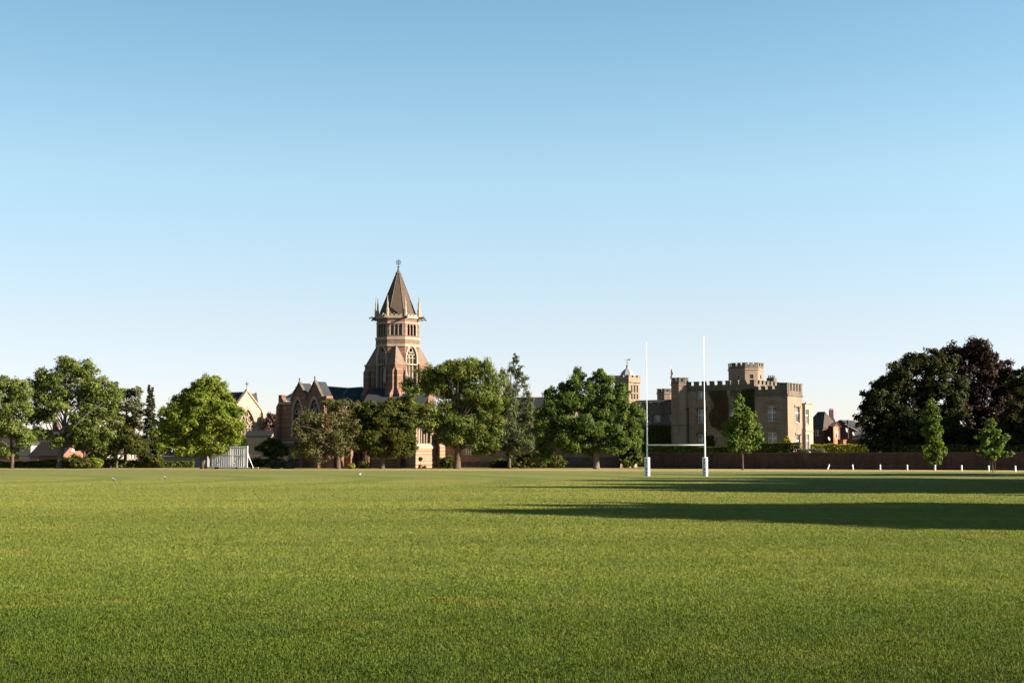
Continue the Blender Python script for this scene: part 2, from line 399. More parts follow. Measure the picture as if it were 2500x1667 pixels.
# near grass blades: one object of stuff
def grass():
    r_ = np.random.default_rng(3)
    n = 1800000
    lo, hi = 8.0, 150.0
    D = lo * (hi / lo) ** r_.random(n)
    X = (r_.random(n) * 2 - 1) * (D * 0.40 + 2.5)
    # clumpy density
    ph = np.sin(X * 5.1 + 1.3 * np.sin(D * 3.7)) * np.sin(D * 4.3 + 1.1 * np.sin(X * 2.9)); keep = (r_.random(n) < 0.72 + 0.28 * ph) & (r_.random(n) < np.clip((158 - D) / 75, 0.08, 1))
    D = D[keep]; X = X[keep]; n = len(D)
    k = np.clip((D / 12.0) ** 0.6, 0.8, 5)
    hgt = (0.014 + 0.020 * r_.random(n) ** 1.5) * np.clip(0.85 + D / 120, 1, 1.3) * np.clip((156 - D) / 70, 0.1, 1)
    wid = (0.0035 + 0.003 * r_.random(n)) * k
    az = r_.random(n) * 2 * np.pi; lean = 0.9 * r_.random(n)
    fx, fy = np.cos(az), np.sin(az)
    a2 = az + np.pi / 2 + (r_.random(n) - .5); wx, wy = np.cos(a2), np.sin(a2)
    v = np.zeros((n, 4, 3), np.float32)
    v[:, 0, 0] = X - wx * wid; v[:, 0, 1] = D - wy * wid
    v[:, 1, 0] = X + wx * wid; v[:, 1, 1] = D + wy * wid
    v[:, 2, 0] = X + wx * wid * .6 + fx * lean * hgt * .35; v[:, 2, 1] = D + wy * wid * .6 + fy * lean * hgt * .35; v[:, 2, 2] = hgt * .6
    v[:, 3, 0] = X + fx * lean * hgt; v[:, 3, 1] = D + fy * lean * hgt; v[:, 3, 2] = hgt
    v[:, :2, 2] = -0.002
    me = bpy.data.meshes.new('grass'); me.vertices.add(4 * n); me.vertices.foreach_set('co', v.ravel())
    base = (np.arange(n) * 4)[:, None]
    idx = np.concatenate([base + np.array([[0, 1, 2]]), base + np.array([[0, 2, 3]])], 1).astype(np.int32).ravel()
    me.loops.add(len(idx)); me.loops.foreach_set('vertex_index', idx)
    me.polygons.add(2 * n); me.polygons.foreach_set('loop_start', (np.arange(2 * n) * 3).astype(np.int32))
    me.update(); me.validate()
    gb, t, b = mat('grass_blades', 0.7, 0.08)
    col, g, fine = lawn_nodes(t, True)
    wn = N(t, 'ShaderNodeTexWhiteNoise'); t.links.new(scaled(t, g, (7, 7, 0)), wn.inputs['Vector'])
    rr = noise(t, scaled(t, g, (1, 1, 0)), 45, 2)
    col = mix(t, 1.0, col, ramp(t, rr, [(0.3, (0.84, 0.88, 0.80)), (0.7, (1.28, 1.24, 1.12))]), 'MULTIPLY')
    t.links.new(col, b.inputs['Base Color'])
    tr = N(t, 'ShaderNodeBsdfTranslucent'); t.links.new(mix(t, 1.0, col, (1.2, 1.2, 0.6), 'MULTIPLY'), tr.inputs['Color'])
    mx = N(t, 'ShaderNodeMixShader'); mx.inputs[0].default_value = 0.25
    t.links.new(b.outputs[0], mx.inputs[1]); t.links.new(tr.outputs[0], mx.inputs[2]); t.links.new(mx.outputs[0], t.nodes['Material Output'].inputs[0])
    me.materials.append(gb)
    o = bpy.data.objects.new('grass', me); COL.objects.link(o)
    tag(o, 'short mown green grass blades covering the near half of the field', 'grass', kind='stuff')
grass()

# pale path running in front of the buildings
pm = simple('gravel_path', (0.40, 0.33, 0.26), 0.95, 0.15, 1.5)
m = MB()
pts = [(-90, 224), (-30, 226), (10, 230), (40, 224), (70, 196), (110, 160)]
for i in range(len(pts) - 1):
    (x0, y0), (x1, y1) = pts[i], pts[i + 1]
    m.add([(x0, y0, 0.006), (x1, y1, 0.006), (x1, y1 + 5.0, 0.006), (x0, y0 + 5.0, 0.006)], [(0, 1, 2, 3)])
tag(m.build('path', pm), 'pale gravel path between the field and the school buildings', kind='structure')

# ------------------------------------------------------------------ trees
BARK = bark_mat('bark', (0.24, 0.18, 0.13)); BARK_P = bark_mat('pale_bark', (0.36, 0.31, 0.25)); BARK_R = bark_mat('pine_bark', (0.36, 0.20, 0.12))
LM = {
 'plane':   leaf_mat('plane_leaves', (0.055, 0.090, 0.022), (0.20, 0.24, 0.055), (0.25, 0.20, 0.05)),
 'bright':  leaf_mat('lime_leaves', (0.080, 0.125, 0.018), (0.23, 0.275, 0.035), (0.30, 0.27, 0.04)),
 'dark':    leaf_mat('dark_leaves', (0.026, 0.046, 0.012), (0.105, 0.108, 0.018), (0.175, 0.130, 0.018)),
 'olive':   leaf_mat('olive_leaves', (0.060, 0.070, 0.024), (0.155, 0.155, 0.060), (0.20, 0.13, 0.06)),
 'oak':     leaf_mat('oak_leaves', (0.040, 0.075, 0.018), (0.115, 0.165, 0.034), (0.18, 0.20, 0.035)),
 'birch':   leaf_mat('birch_leaves', (0.05, 0.072, 0.036), (0.15, 0.18, 0.085), (0.22, 0.16, 0.07)),
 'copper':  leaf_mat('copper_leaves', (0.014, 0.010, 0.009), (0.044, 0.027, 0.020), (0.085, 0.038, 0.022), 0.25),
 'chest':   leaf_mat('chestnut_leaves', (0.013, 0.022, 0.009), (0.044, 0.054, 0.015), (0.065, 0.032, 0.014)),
 'pine':    leaf_mat('pine_needles', (0.045, 0.060, 0.030), (0.12, 0.125, 0.055), (0.17, 0.105, 0.05), 0.15),
 'fir':     leaf_mat('fir_needles', (0.022, 0.034, 0.020), (0.075, 0.082, 0.042), (0.12, 0.07, 0.03), 0.12),
 'young':   leaf_mat('young_leaves', (0.045, 0.085, 0.018), (0.13, 0.185, 0.038), (0.20, 0.22, 0.04)),
 'hedge':   leaf_mat('hedge_leaves', (0.020, 0.036, 0.010), (0.085, 0.12, 0.022), (0.22, 0.22, 0.035)),
 'gold':    leaf_mat('golden_hedge_leaves', (0.13, 0.15, 0.02), (0.36, 0.36, 0.045), (0.30, 0.20, 0.05)),
 'grey':    leaf_mat('grey_shrub_leaves', (0.07, 0.08, 0.055), (0.24, 0.24, 0.18), (0.25, 0.19, 0.13)),
 'ivyr':    leaf_mat('red_creeper_leaves', (0.09, 0.048, 0.028), (0.18, 0.10, 0.045), (0.10, 0.13, 0.035), 0.25),
 'purple':  leaf_mat('plum_leaves', (0.05, 0.022, 0.024), (0.13, 0.055, 0.05), (0.20, 0.12, 0.10), 0.25),
}
def leaves(name, mt, pts, nrm, size, tint, parent, r_, aspect=0.6, droop=0.0):
    n = len(pts)
    nrm = nrm / (np.linalg.norm(nrm, axis=1, keepdims=True) + 1e-9)
    q = r_.normal(size=(n, 3)); q[:, 2] -= droop
    u = np.cross(nrm, q); u /= (np.linalg.norm(u, axis=1, keepdims=True) + 1e-9); w = np.cross(nrm, u)
    if droop: u, w = w, u
    s = size[:, None]
    v = np.stack([pts - u * s, pts - w * s * aspect + nrm * s * .15, pts + u * s, pts + w * s * aspect + nrm * s * .15], 1).astype(np.float32)
    base = np.array(root_loc(parent), np.float32) if parent else np.zeros(3, np.float32)
    v -= base
    v[:, :, 2] = np.maximum(v[:, :, 2], 0.01)
    me = bpy.data.meshes.new(name); me.vertices.add(4 * n); me.vertices.foreach_set('co', v.ravel())
    me.loops.add(4 * n); me.loops.foreach_set('vertex_index', np.arange(4 * n, dtype=np.int32))
    me.polygons.add(n); me.polygons.foreach_set('loop_start', (np.arange(n) * 4).astype(np.int32)); me.update()
    at = me.color_attributes.new('tint', 'FLOAT_COLOR', 'POINT')
    c = np.ones((n, 4, 4), np.float32); c[:, :, 0] = np.clip(tint[:, 0], 0, 1)[:, None]; c[:, :, 1] = np.clip(tint[:, 1], 0, 1)[:, None]
    at.data.foreach_set('color', c.ravel())
    me.materials.append(mt)
    o = bpy.data.objects.new(name, me); COL.objects.link(o)
    if parent: o.parent = parent
    return o

def crown_points(lobes, r_, leaf, dens=1.0, clump=0.75, shell=0.62, flat=0.75, gap=0.0):
    """lobes: (centre xyz, rx, ry, rz). Clumps of leaves gathered towards the surface of each lobe"""
    P_, N_, T_, C_ = [], [], [], []
    big = lobes; lobes = []
    for (c, rx, ry, rz) in big:
        lobes.append((c, rx * .74, ry * .74, rz * .74)); ns = 10 if rx > 1.2 else 5
        d = r_.normal(size=(ns, 3)); d[:, 2] = d[:, 2] + .2; d /= np.linalg.norm(d, axis=1, keepdims=True)
        for q in d:
            k = r_.uniform(.24, .46); pc = np.array(c) + q * np.array([rx, ry, rz]) * r_.uniform(.62, .98); lobes.append((pc, rx * k, ry * k, rz * k))
    for (c, rx, ry, rz) in lobes:
        area = 4 * math.pi * ((rx * ry) ** 1.6 + (rx * rz) ** 1.6 + (ry * rz) ** 1.6) ** (1 / 1.6) / 3 ** (1 / 1.6)
        nc = max(3, int(area * 0.60 / (clump ** 2) * (1 - gap)))
        d = r_.normal(size=(nc, 3)); d /= np.linalg.norm(d, axis=1, keepdims=True)
        rad = shell + (1 - shell) * r_.random(nc) ** 0.6; rad += r_.normal(size=nc) * 0.05
        inner = r_.random(nc) < 0.24; rad[inner] *= 0.5
        cc = np.array(c) + d * rad[:, None] * np.array([rx, ry, rz])
        cl_t = np.clip(0.45 + r_.normal(size=nc) * 0.20, 0, 1); cl_w = r_.random(nc)
        per = max(6, int(dens * 2.6 * (clump / leaf) ** 2))
        cr = min(clump, .8 * rx + .1) * (0.6 + 0.75 * r_.random(nc))
        dd = r_.normal(size=(nc, per, 3)); dd /= np.linalg.norm(dd, axis=2, keepdims=True)
        rr = r_.random((nc, per, 1)) ** 0.45
        pts = cc[:, None, :] + dd * rr * cr[:, None, None] * np.array([1, 1, flat])
        nr = dd * 0.75 + d[:, None, :] * 0.85 + r_.normal(size=dd.shape) * 0.52 + np.array([0, 0, 0.30])
        tt = cl_t[:, None] + r_.normal(size=(nc, per)) * 0.16
        tw = 0.7 * cl_w[:, None] + 0.3 * r_.random((nc, per))
        P_.append(pts.reshape(-1, 3)); N_.append(nr.reshape(-1, 3)); T_.append(np.stack([tt.ravel(), tw.ravel()], 1)); C_.append(cc)
    return np.concatenate(P_), np.concatenate(N_), np.concatenate(T_), np.concatenate(C_)

def limb(m, a, b, r0, r1, r_, n=5, sag=0.08, seg=6):
    a = Vector(a); b = Vector(b); L = (b - a).length
    off = Vector((r_.normal(), r_.normal(), abs(r_.normal()) + 0.3)) * L * sag
    pts = []; rd = []
    for i in range(n + 1):
        t = i / n; pts.append(a.lerp(b, t) + off * math.sin(math.pi * t) * (0.8 + 0.4 * r_.random())); rd.append(r0 + (r1 - r0) * t)
    m.tube(pts, rd, seg)
    return pts

def tree(name, label, cat, px, D, lobes_px, kind, seed, trunk_r=0.4, trunk_top=None, bark=BARK, leaf=0.17, dens=0.9, clump=0.6,
         limbs=14, depth=0.8, shell=0.62, flat=0.75, group=None, gap=0.0, droop=0.0, aspect=0.6, lean=0.0, base=None):
    """lobes_px: (px, py, rx_px, ry_px[, extra depth m]) measured on the photograph, at depth D"""
    r_ = np.random.default_rng(seed)
    b0 = G(px, D) if base is None else Vector(base)
    root = thing(name, label, cat, b0, group)
    k = M2(D); lobes = []
    for lb in lobes_px:
        if isinstance(lb[0], Vector): lobes.append((lb[0], lb[1], lb[1], lb[2])); continue
        x, y, rx, ry = lb[:4]; dz = lb[4] if len(lb) > 4 else float(r_.normal() * 0.25 * rx * k)
        c = P(x, y, D + dz); lobes.append((c, rx * k, rx * k * depth, ry * k))
    pts, nr, tt, cc = crown_points(lobes, r_, leaf, dens, clump, shell, flat, gap)
    size = leaf * (0.55 + 0.7 * r_.random(len(pts)))
    keep = pts[:, 2] > 0.15
    leaves('crown', LM[kind], pts[keep], nr[keep], size[keep], tt[keep], root, r_, aspect, droop)
    m = MB()
    zs = sorted([l[0].z for l in lobes]); zt = trunk_top if trunk_top else zs[len(zs) // 2]
    top = Vector((sum(l[0].x * l[1] for l in lobes) / sum(l[1] for l in lobes), D, 0)); tx = b0.x + (top.x - b0.x) * 0.5 + lean
    n = 7; tp = []; tr = []
    for i in range(n + 1):
        t = i / n; tp.append(Vector((b0.x + (tx - b0.x) * t ** 1.5 + r_.normal() * 0.06 * trunk_r, b0.y + r_.normal() * 0.05, zt * t - (0.05 if i == 0 else 0)))); tr.append(trunk_r * (1.35 if i == 0 else 1.0) * (1 - 0.72 * t))
    tp.insert(1, tp[0].lerp(tp[1], 0.25)); tr.insert(1, trunk_r * 1.05)
    m.tube(tp, tr, 10)
    if limbs:
        zmin = zt * 0.3
        sel = r_.choice(len(cc), size=min(limbs, len(cc)), replace=False)
        for i in sel:
            e = Vector(cc[i]); s_ = min(zt * 0.97, max(zmin, e.z - (abs(e.x - tx) + abs(e.y - D)) * 0.8)); f = s_ / zt
            j = min(n, int(f * n) + 1); st = tp[j].copy(); 
            pp = limb(m, st, e, trunk_r * (0.38 - 0.22 * f), 0.025, r_)
            if r_.random() < 0.7:
                q = Vector(cc[r_.integers(len(cc))]); 
                if (q - pp[3]).length < 4.5: limb(m, pp[3], q, trunk_r * 0.13, 0.02, r_, 3)
    m.build('trunk', bark, root, True)
    return root

# --- left group
tree('plane_tree', 'green tree cut by the left edge of the photo', 'tree', 30, 226,
     [(-30, 990, 60, 60), (15, 960, 38, 38), (45, 955, 30, 34), (35, 1010, 45, 40), (-10, 1050, 60, 35), (50, 1065, 36, 26), (-70, 960, 50, 50), (5, 1100, 30, 14)],
     'plane', 11, 0.3, limbs=18, leaf=0.18, gap=0.15)
tree('plane_tree', 'tallest broad airy green tree of the left group, thick pale trunk', 'tree', 146, 232,
     [(165, 905, 42, 30), (205, 903, 34, 27), (120, 925, 42, 34), (90, 955, 32, 34), (180, 955, 55, 44), (235, 945, 38, 36), (270, 975, 30, 32), (130, 990, 48, 36), (215, 1000, 50, 38),
      (95, 1015, 34, 30), (260, 1020, 36, 28), (205, 1048, 42, 26), (245, 1062, 36, 24), (100, 1062, 30, 20), (155, 1080, 36, 16), (280, 955, 22, 18)],
     'plane', 12, 0.55, 11.5, BARK_P, 0.18, 0.9, 0.62, limbs=46, gap=0.30)
tree('pine_tree', 'scots pine with bare reddish trunk and flat wispy top', 'tree', 305, 243,
     [(318, 962, 24, 15), (334, 955, 16, 12), (300, 965, 16, 12), (290, 990, 26, 14), (325, 992, 28, 14), (340, 1010, 20, 12), (275, 1012, 24, 13), (315, 1022, 28, 12), (330, 1040, 24, 12), (285, 1042, 22, 12)],
     'pine', 13, 0.30, 12.5, BARK_R, 0.22, 0.9, 0.6, limbs=26, gap=0.25, flat=0.5)
def conifer(name, label, px, D, ytop, rpx, seed, kind='fir', twin=True):
    r_ = np.random.default_rng(seed); b0 = G(px, D); root = thing(name, label, 'tree', b0)
    Ht = P(px, ytop, D).z; R0 = rpx * M2(D); P_, N_, T_ = [], [], []
    m = MB(); tops = [(b0.x - 0.26, Ht * 1.0), (b0.x + 0.30, Ht * 0.97)] if twin else [(b0.x, Ht)]
    for tx, hh in tops:
        m.tube([(b0.x, b0.y, 0), (b0.x + (tx - b0.x) * .3, b0.y, hh * .5), (tx, b0.y, hh)], [0.3, 0.18, 0.03], 8)
        nb = 190
        for i in range(nb):
            f = (i + r_.random()) / nb; z = hh * (0.06 + 0.93 * f); L = R0 * (1 - f) ** 1.15 * 1.25 * (0.75 + 0.4 * r_.random()) + 0.12
            a = r_.random() * 2 * math.pi; d = np.array([math.cos(a), math.sin(a), -0.25 + 0.3 * f])
            cx = b0.x + (tx - b0.x) * (0.3 + 0.7 * f)
            k = int(26 + 26 * L); s_ = r_.random(k) ** 0.7
            p = np.array([cx, b0.y, z]) + d * (s_ * L)[:, None] + r_.normal(size=(k, 3)) * np.array([.10, .10, .07]) * (1.4 - f)
            P_.append(p); N_.append(r_.normal(size=(k, 3)) * .6 + np.array([0, 0, 0.8]) + d * 0.4)
            T_.append(np.stack([0.4 + 0.25 * r_.normal() + r_.normal(size=k) * .15, np.full(k, r_.random())], 1))
    pts = np.concatenate(P_)
    leaves('crown', LM[kind], pts, np.concatenate(N_), 0.17 * (0.6 + .8 * r_.random(len(pts))), np.concatenate(T_), root, r_, 0.45)
    m.build('trunk', BARK, root, True)
conifer('fir_tree', 'narrow dark conifer with a twin spire top', 364, 240, 938, 24, 21)
tree('broadleaf_tree', 'small dark bushy tree under the pine', 'tree', 285, 236,
     [(250, 1068, 34, 24), (285, 1080, 30, 26), (215, 1085, 28, 22), (325, 1085, 30, 24), (300, 1060, 26, 18), (345, 1095, 26, 22)], 'dark', 14, 0.22, limbs=8)
tree('broadleaf_tree', 'slender leaning dark tree right of the thick pale trunk', 'tree', 204, 231,
     [(200, 1060, 24, 18), (225, 1040, 24, 18), (190, 1085, 20, 12), (232, 1075, 22, 16)], 'plane', 15, 0.22, limbs=8, gap=.2)
tree('lime_tree', 'bright yellow green tree beside the white sight screen', 'tree', 496, DB(1144.3),
     [(505, 938, 28, 22), (492, 955, 34, 24), (535, 962, 34, 28), (470, 975, 34, 26), (440, 985, 30, 24), (505, 990, 50, 34), (550, 985, 28, 26), (418, 1015, 32, 26), (460, 1020, 42, 32),
      (572, 1010, 22, 24), (520, 1035, 52, 36), (566, 1047, 30, 30), (400, 1045, 24, 26), (435, 1065, 44, 30), (490, 1075, 44, 28), (555, 1072, 34, 24), (405, 1085, 26, 18), (455, 1098, 30, 16), (535, 1095, 26, 14), (580, 1076, 20, 18)],
     'bright', 16, 0.42, 9.5, BARK, 0.18, 0.95, 0.62, limbs=20)
# --- between the little chapel and the banded church
tree('plum_tree', 'small purple leaved tree glimpsed beyond the stone chapel', 'tree', 668, 290,
     [(668, 1025, 20, 18), (655, 1040, 16, 14), (684, 1042, 14, 16)], 'purple', 17, 0.2, limbs=5, leaf=0.28)
tree('broadleaf_tree', 'small dark green spreading tree right of the sight screen', 'tree', 664, 228,
     [(664, 1082, 24, 14), (642, 1092, 18, 12), (690, 1090, 20, 12), (672, 1102, 26, 12), (650, 1106, 18, 9), (700, 1102, 14, 10)], 'dark', 18, 0.16, limbs=10, leaf=0.23, gap=.2)
tree('thin_tree', 'sparse olive brown tree with bare twigs before the banded church', 'tree', 826, DB(1144.5),
     [(835, 985, 34, 16), (800, 990, 22, 16), (866, 990, 18, 14), (760, 1025, 40, 24), (820, 1020, 44, 28), (740, 1060, 30, 28), (790, 1060, 50, 34), (850, 1050, 34, 34), (735, 1100, 24, 26), (780, 1100, 40, 26), (840, 1095, 40, 26)],
     'olive', 19, 0.36, 9.5, BARK, 0.15, 0.5, 0.75, limbs=110, gap=0.42, shell=0.45)
tree('maple_tree', 'dense dome shaped dark tree with bronze tinged leaf tips', 'tree', 933, DB(1144.3),
     [(920, 1000, 44, 26), (965, 1000, 34, 26), (885, 1020, 36, 28), (935, 1030, 50, 32), (990, 1030, 34, 34), (865, 1055, 26, 28), (905, 1065, 46, 32), (960, 1070, 46, 32), (1000, 1070, 24, 30), (875, 1088, 26, 20), (925, 1098, 44, 20), (975, 1100, 36, 18)],
     'dark', 20, 0.36, 7.5, BARK, 0.18, 1.0, 0.6, limbs=10, flat=0.55)
tree('pagoda_tree', 'broadest green tree in the middle, spreading dome hanging over the church base', 'tree', 1117, DB(1144),
     [(1130, 898, 44, 24), (1175, 905, 36, 24), (1080, 908, 40, 24), (1040, 915, 30, 24), (1205, 930, 30, 28), (1010, 950, 30, 30), (1060, 950, 46, 30), (1120, 945, 50, 34), (1175, 955, 44, 34),
      (1000, 990, 28, 30), (1050, 1000, 44, 26), (1110, 995, 40, 30), (1170, 1005, 44, 34), (1215, 985, 26, 34), (1075, 1035, 28, 24), (1125, 1040, 38, 32), (1180, 1050, 38, 34), (1210, 1045, 24, 36), (1030, 1035, 34, 10), (1005, 1030, 22, 24), (1200, 1090, 20, 24), (1045, 1050, 12, 10), (1100, 1056, 30, 22), (1082, 1066, 22, 18), (1150, 1064, 30, 18), (1188, 1082, 28, 28), (1170, 1100, 18, 10), (1055, 1020, 30, 24), (1110, 1072, 34, 18), (1165, 1072, 32, 24), (1110, 918, 46, 30), (1150, 925, 40, 28), (1070, 935, 36, 28)],
     'plane', 22, 0.55, 9.5, BARK, 0.18, 0.95, 0.66, limbs=30, gap=0.12, droop=1.5, aspect=0.45)
tree('birch_tree', 'tall grey green birch with wispy pointed top', 'tree', 1243, 227,
     [(1258, 880, 7, 20), (1250, 900, 10, 24), (1229, 905, 7, 18), (1272, 905, 8, 20), (1262, 930, 18, 26), (1232, 940, 14, 28), (1282, 945, 12, 24), (1255, 965, 26, 30), (1285, 980, 16, 26), (1225, 985, 18, 30), (1260, 1010, 34, 34),
      (1225, 1030, 24, 34), (1290, 1030, 18, 30), (1255, 1060, 38, 32), (1225, 1085, 24, 24), (1280, 1085, 24, 24), (1250, 1100, 30, 16), (1213, 1012, 20, 30), (1290, 1004, 18, 34), (1206, 1055, 22, 34), (1298, 1055, 16, 30), (1245, 985, 28, 34), (1240, 1045, 40, 40)],
     'birch', 23, 0.28, 15.0, BARK, 0.19, 0.8, 0.6, limbs=46, gap=0.22, droop=2.5, aspect=0.4)
tree('oak_tree', 'dark green oak with two knobbly tops and straight trunk', 'tree', 1456, 218,
     [(1415, 918, 20, 18), (1405, 945, 30, 26), (1465, 918, 20, 18), (1484, 932, 20, 20), (1440, 950, 26, 24), (1480, 965, 36, 28), (1380, 950, 20, 18), (1515, 960, 22, 22), (1345, 965, 22, 16), (1350, 990, 34, 24), (1400, 985, 44, 28),
      (1450, 1000, 44, 30), (1520, 1000, 34, 30), (1325, 1015, 24, 26), (1555, 1020, 26, 22), (1370, 1030, 40, 32), (1430, 1045, 48, 32), (1500, 1045, 46, 34), (1550, 1050, 24, 22), (1325, 1060, 24, 32), (1375, 1078, 42, 22), (1440, 1080, 44, 20), (1505, 1088, 38, 18), (1330, 1100, 24, 18), (1400, 1092, 34, 18), (1440, 1096, 28, 14), (1320, 1120, 20, 14), (1475, 1092, 24, 16), (1545, 1078, 22, 18), (1380, 1060, 30, 24), (1460, 1060, 40, 26)],
     'oak', 24, 0.48, 9.5, BARK_P, 0.18, 1.0, 0.62, limbs=26, gap=0.08)
tree('young_maple_tree', 'young pointed green tree in front of the battlemented castle wing', 'tree', 1813, DB(1146.5),
     [(1806, 975, 9, 12), (1800, 995, 16, 18), (1827, 1005, 12, 16), (1810, 1020, 26, 20), (1795, 1045, 28, 22), (1835, 1045, 26, 22), (1815, 1068, 42, 22), (1790, 1085, 22, 18), (1845, 1082, 20, 18), (1815, 1098, 26, 12)],
     'young', 25, 0.14, 7.5, BARK, 0.20, 1.0, 0.6, limbs=12, gap=0.1)
# --- right group
DC = 212
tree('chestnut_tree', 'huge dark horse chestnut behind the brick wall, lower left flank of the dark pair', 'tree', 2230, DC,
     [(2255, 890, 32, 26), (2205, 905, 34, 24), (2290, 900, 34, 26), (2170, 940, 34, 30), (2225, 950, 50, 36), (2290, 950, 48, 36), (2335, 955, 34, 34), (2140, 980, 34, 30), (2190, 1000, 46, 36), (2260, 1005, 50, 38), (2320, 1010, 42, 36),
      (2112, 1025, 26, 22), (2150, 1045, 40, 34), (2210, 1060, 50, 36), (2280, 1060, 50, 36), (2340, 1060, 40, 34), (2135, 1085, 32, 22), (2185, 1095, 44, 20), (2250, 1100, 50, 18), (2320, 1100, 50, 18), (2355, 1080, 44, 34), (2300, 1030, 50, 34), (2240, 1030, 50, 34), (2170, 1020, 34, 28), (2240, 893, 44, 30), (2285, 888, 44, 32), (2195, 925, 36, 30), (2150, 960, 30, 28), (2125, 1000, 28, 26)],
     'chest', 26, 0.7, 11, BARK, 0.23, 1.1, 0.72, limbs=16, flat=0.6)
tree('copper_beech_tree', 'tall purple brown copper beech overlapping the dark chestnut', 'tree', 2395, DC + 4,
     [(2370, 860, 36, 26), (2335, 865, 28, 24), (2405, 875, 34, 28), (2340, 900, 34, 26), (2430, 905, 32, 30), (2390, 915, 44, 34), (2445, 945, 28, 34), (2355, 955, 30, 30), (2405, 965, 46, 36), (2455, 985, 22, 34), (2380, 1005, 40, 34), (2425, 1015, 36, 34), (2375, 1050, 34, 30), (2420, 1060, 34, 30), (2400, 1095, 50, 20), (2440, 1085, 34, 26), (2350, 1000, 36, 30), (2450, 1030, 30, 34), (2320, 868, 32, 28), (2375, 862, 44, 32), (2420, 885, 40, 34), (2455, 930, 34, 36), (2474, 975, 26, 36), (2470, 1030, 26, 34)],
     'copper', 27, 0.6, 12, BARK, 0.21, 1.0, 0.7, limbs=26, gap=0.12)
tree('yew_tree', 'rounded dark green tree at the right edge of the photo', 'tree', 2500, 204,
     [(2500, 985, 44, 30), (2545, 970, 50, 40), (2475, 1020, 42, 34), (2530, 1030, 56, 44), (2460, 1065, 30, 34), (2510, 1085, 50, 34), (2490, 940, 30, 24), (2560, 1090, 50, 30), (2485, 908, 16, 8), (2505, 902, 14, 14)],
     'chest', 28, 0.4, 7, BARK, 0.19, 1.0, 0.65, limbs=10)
tree('hornbeam_tree', 'slim columnar green tree standing at the rope fence', 'tree', 2280, DB(1147.5),
     [(2272, 985, 8, 14), (2276, 1005, 14, 20), (2278, 1030, 19, 24), (2280, 1060, 24, 26), (2281, 1090, 25, 26), (2280, 1115, 21, 18), (2276, 1130, 14, 9)],
     'young', 29, 0.14, 7, BARK, 0.19, 1.3, 0.5, limbs=6)
st_root = tree('sapling_tree', 'small loose green sapling held between wooden stakes', 'tree', 2424, DB(1152.5),
     [(2418, 1033, 12, 11), (2412, 1052, 16, 14), (2428, 1060, 16, 14), (2408, 1075, 20, 14), (2435, 1082, 20, 12), (2420, 1095, 26, 12), (2455, 1068, 12, 8), (2400, 1100, 14, 10), (2440, 1108, 18, 9), (2460, 1110, 10, 6), (2425, 1115, 20, 8)],
     'young', 30, 0.06, 3.8, BARK, 0.17, 0.75, 0.45, limbs=14, gap=0.2)
m = MB(); bD = DB(1152.5); c = G(2424, bD)
for dx in (-0.28, 0.28):
    m.tube([(c.x + dx, c.y, 0), (c.x + dx, c.y, 1.75)], [0.035, 0.03], 6)
m.box((c.x, c.y, 1.5), (0.6, 0.03, 0.08))
tag(m.build('tree_stake', BARK, None, loc=(c.x, c.y, 0)), 'pair of wooden stakes with a crosspiece supporting the sapling', 'tree stakes')

# trees along the touchline, out of frame to the right: they throw the long shadows on the grass
def sn(s, n):
    ca, sa = math.cos(R(-SUN_AZ)), math.sin(R(-SUN_AZ)); return (s * ca + n * sa, -s * sa + n * ca)
def side_tree(s, n, Ht, Rd, label, seed, kind='dark'):
    x, y = sn(s, n); rr = random.Random(seed)
    lob = [(Vector((x, y, Ht - Rd * 0.38)), Rd * 0.42, Rd * 0.40)]
    for i in range(5):
        a = i * 1.257 + rr.random(); d = Rd * 0.55
        lob.append((Vector((x + math.cos(a) * d, y + math.sin(a) * d, Ht * 0.62 + rr.uniform(-1, 1))), Rd * 0.5, Rd * 0.42))
    for i in range(5):
        a = i * 1.257 + rr.random(); d = Rd * 0.5
        lob.append((Vector((x + math.cos(a) * d, y + math.sin(a) * d, Ht * 0.34 + rr.uniform(-.6, .6))), Rd * 0.5, Ht * 0.17))
    tree('touchline_tree', label, 'tree', 0, y, lob, kind, seed, Rd * 0.06, Ht * 0.6, leaf=0.42, dens=1.0, clump=1.1, limbs=8, shell=0.7, base=(x, y, 0), group='touchline trees whose shadows lie on the grass')
side_tree(26.5, 45.5, 15.6, 8.2, 'tree out of frame throwing the nearest pointed shadow across the grass', 101)
side_tree(31.0, 51.8, 17.8, 6.2, 'tree out of frame widening the nearest shadow at the right edge', 102)
side_tree(15.5, 81.5, 15.1, 8.0, 'tree out of frame throwing the second long shadow', 103)
side_tree(25.0, 92.0, 18.5, 8.5, 'tree out of frame filling the middle of the second shadow', 104)
side_tree(23.0, 106.0, 19.5, 9.0, 'tree out of frame behind the middle of the second shadow', 105)
side_tree(22.0, 119.5, 19.0, 7.0, 'tree out of frame at the far edge of the second shadow', 106)
side_tree(33.0, 70.5, 12.0, 3.0, 'small tree out of frame throwing the thin shadow sliver', 107)
side_tree(14.0, 145.5, 17.5, 6.2, 'tree out of frame throwing the thin far shadow towards the goal', 108)
side_tree(27.0, 157.0, 18.5, 7.5, 'tree out of frame behind the thin far shadow', 109)
side_tree(29.0, 219.0, 20.0, 8.0, 'tree out of frame shading the dark chestnut', 110)
side_tree(33.0, 235.0, 16.0, 6.0, 'tree out of frame shading the copper beech', 111)

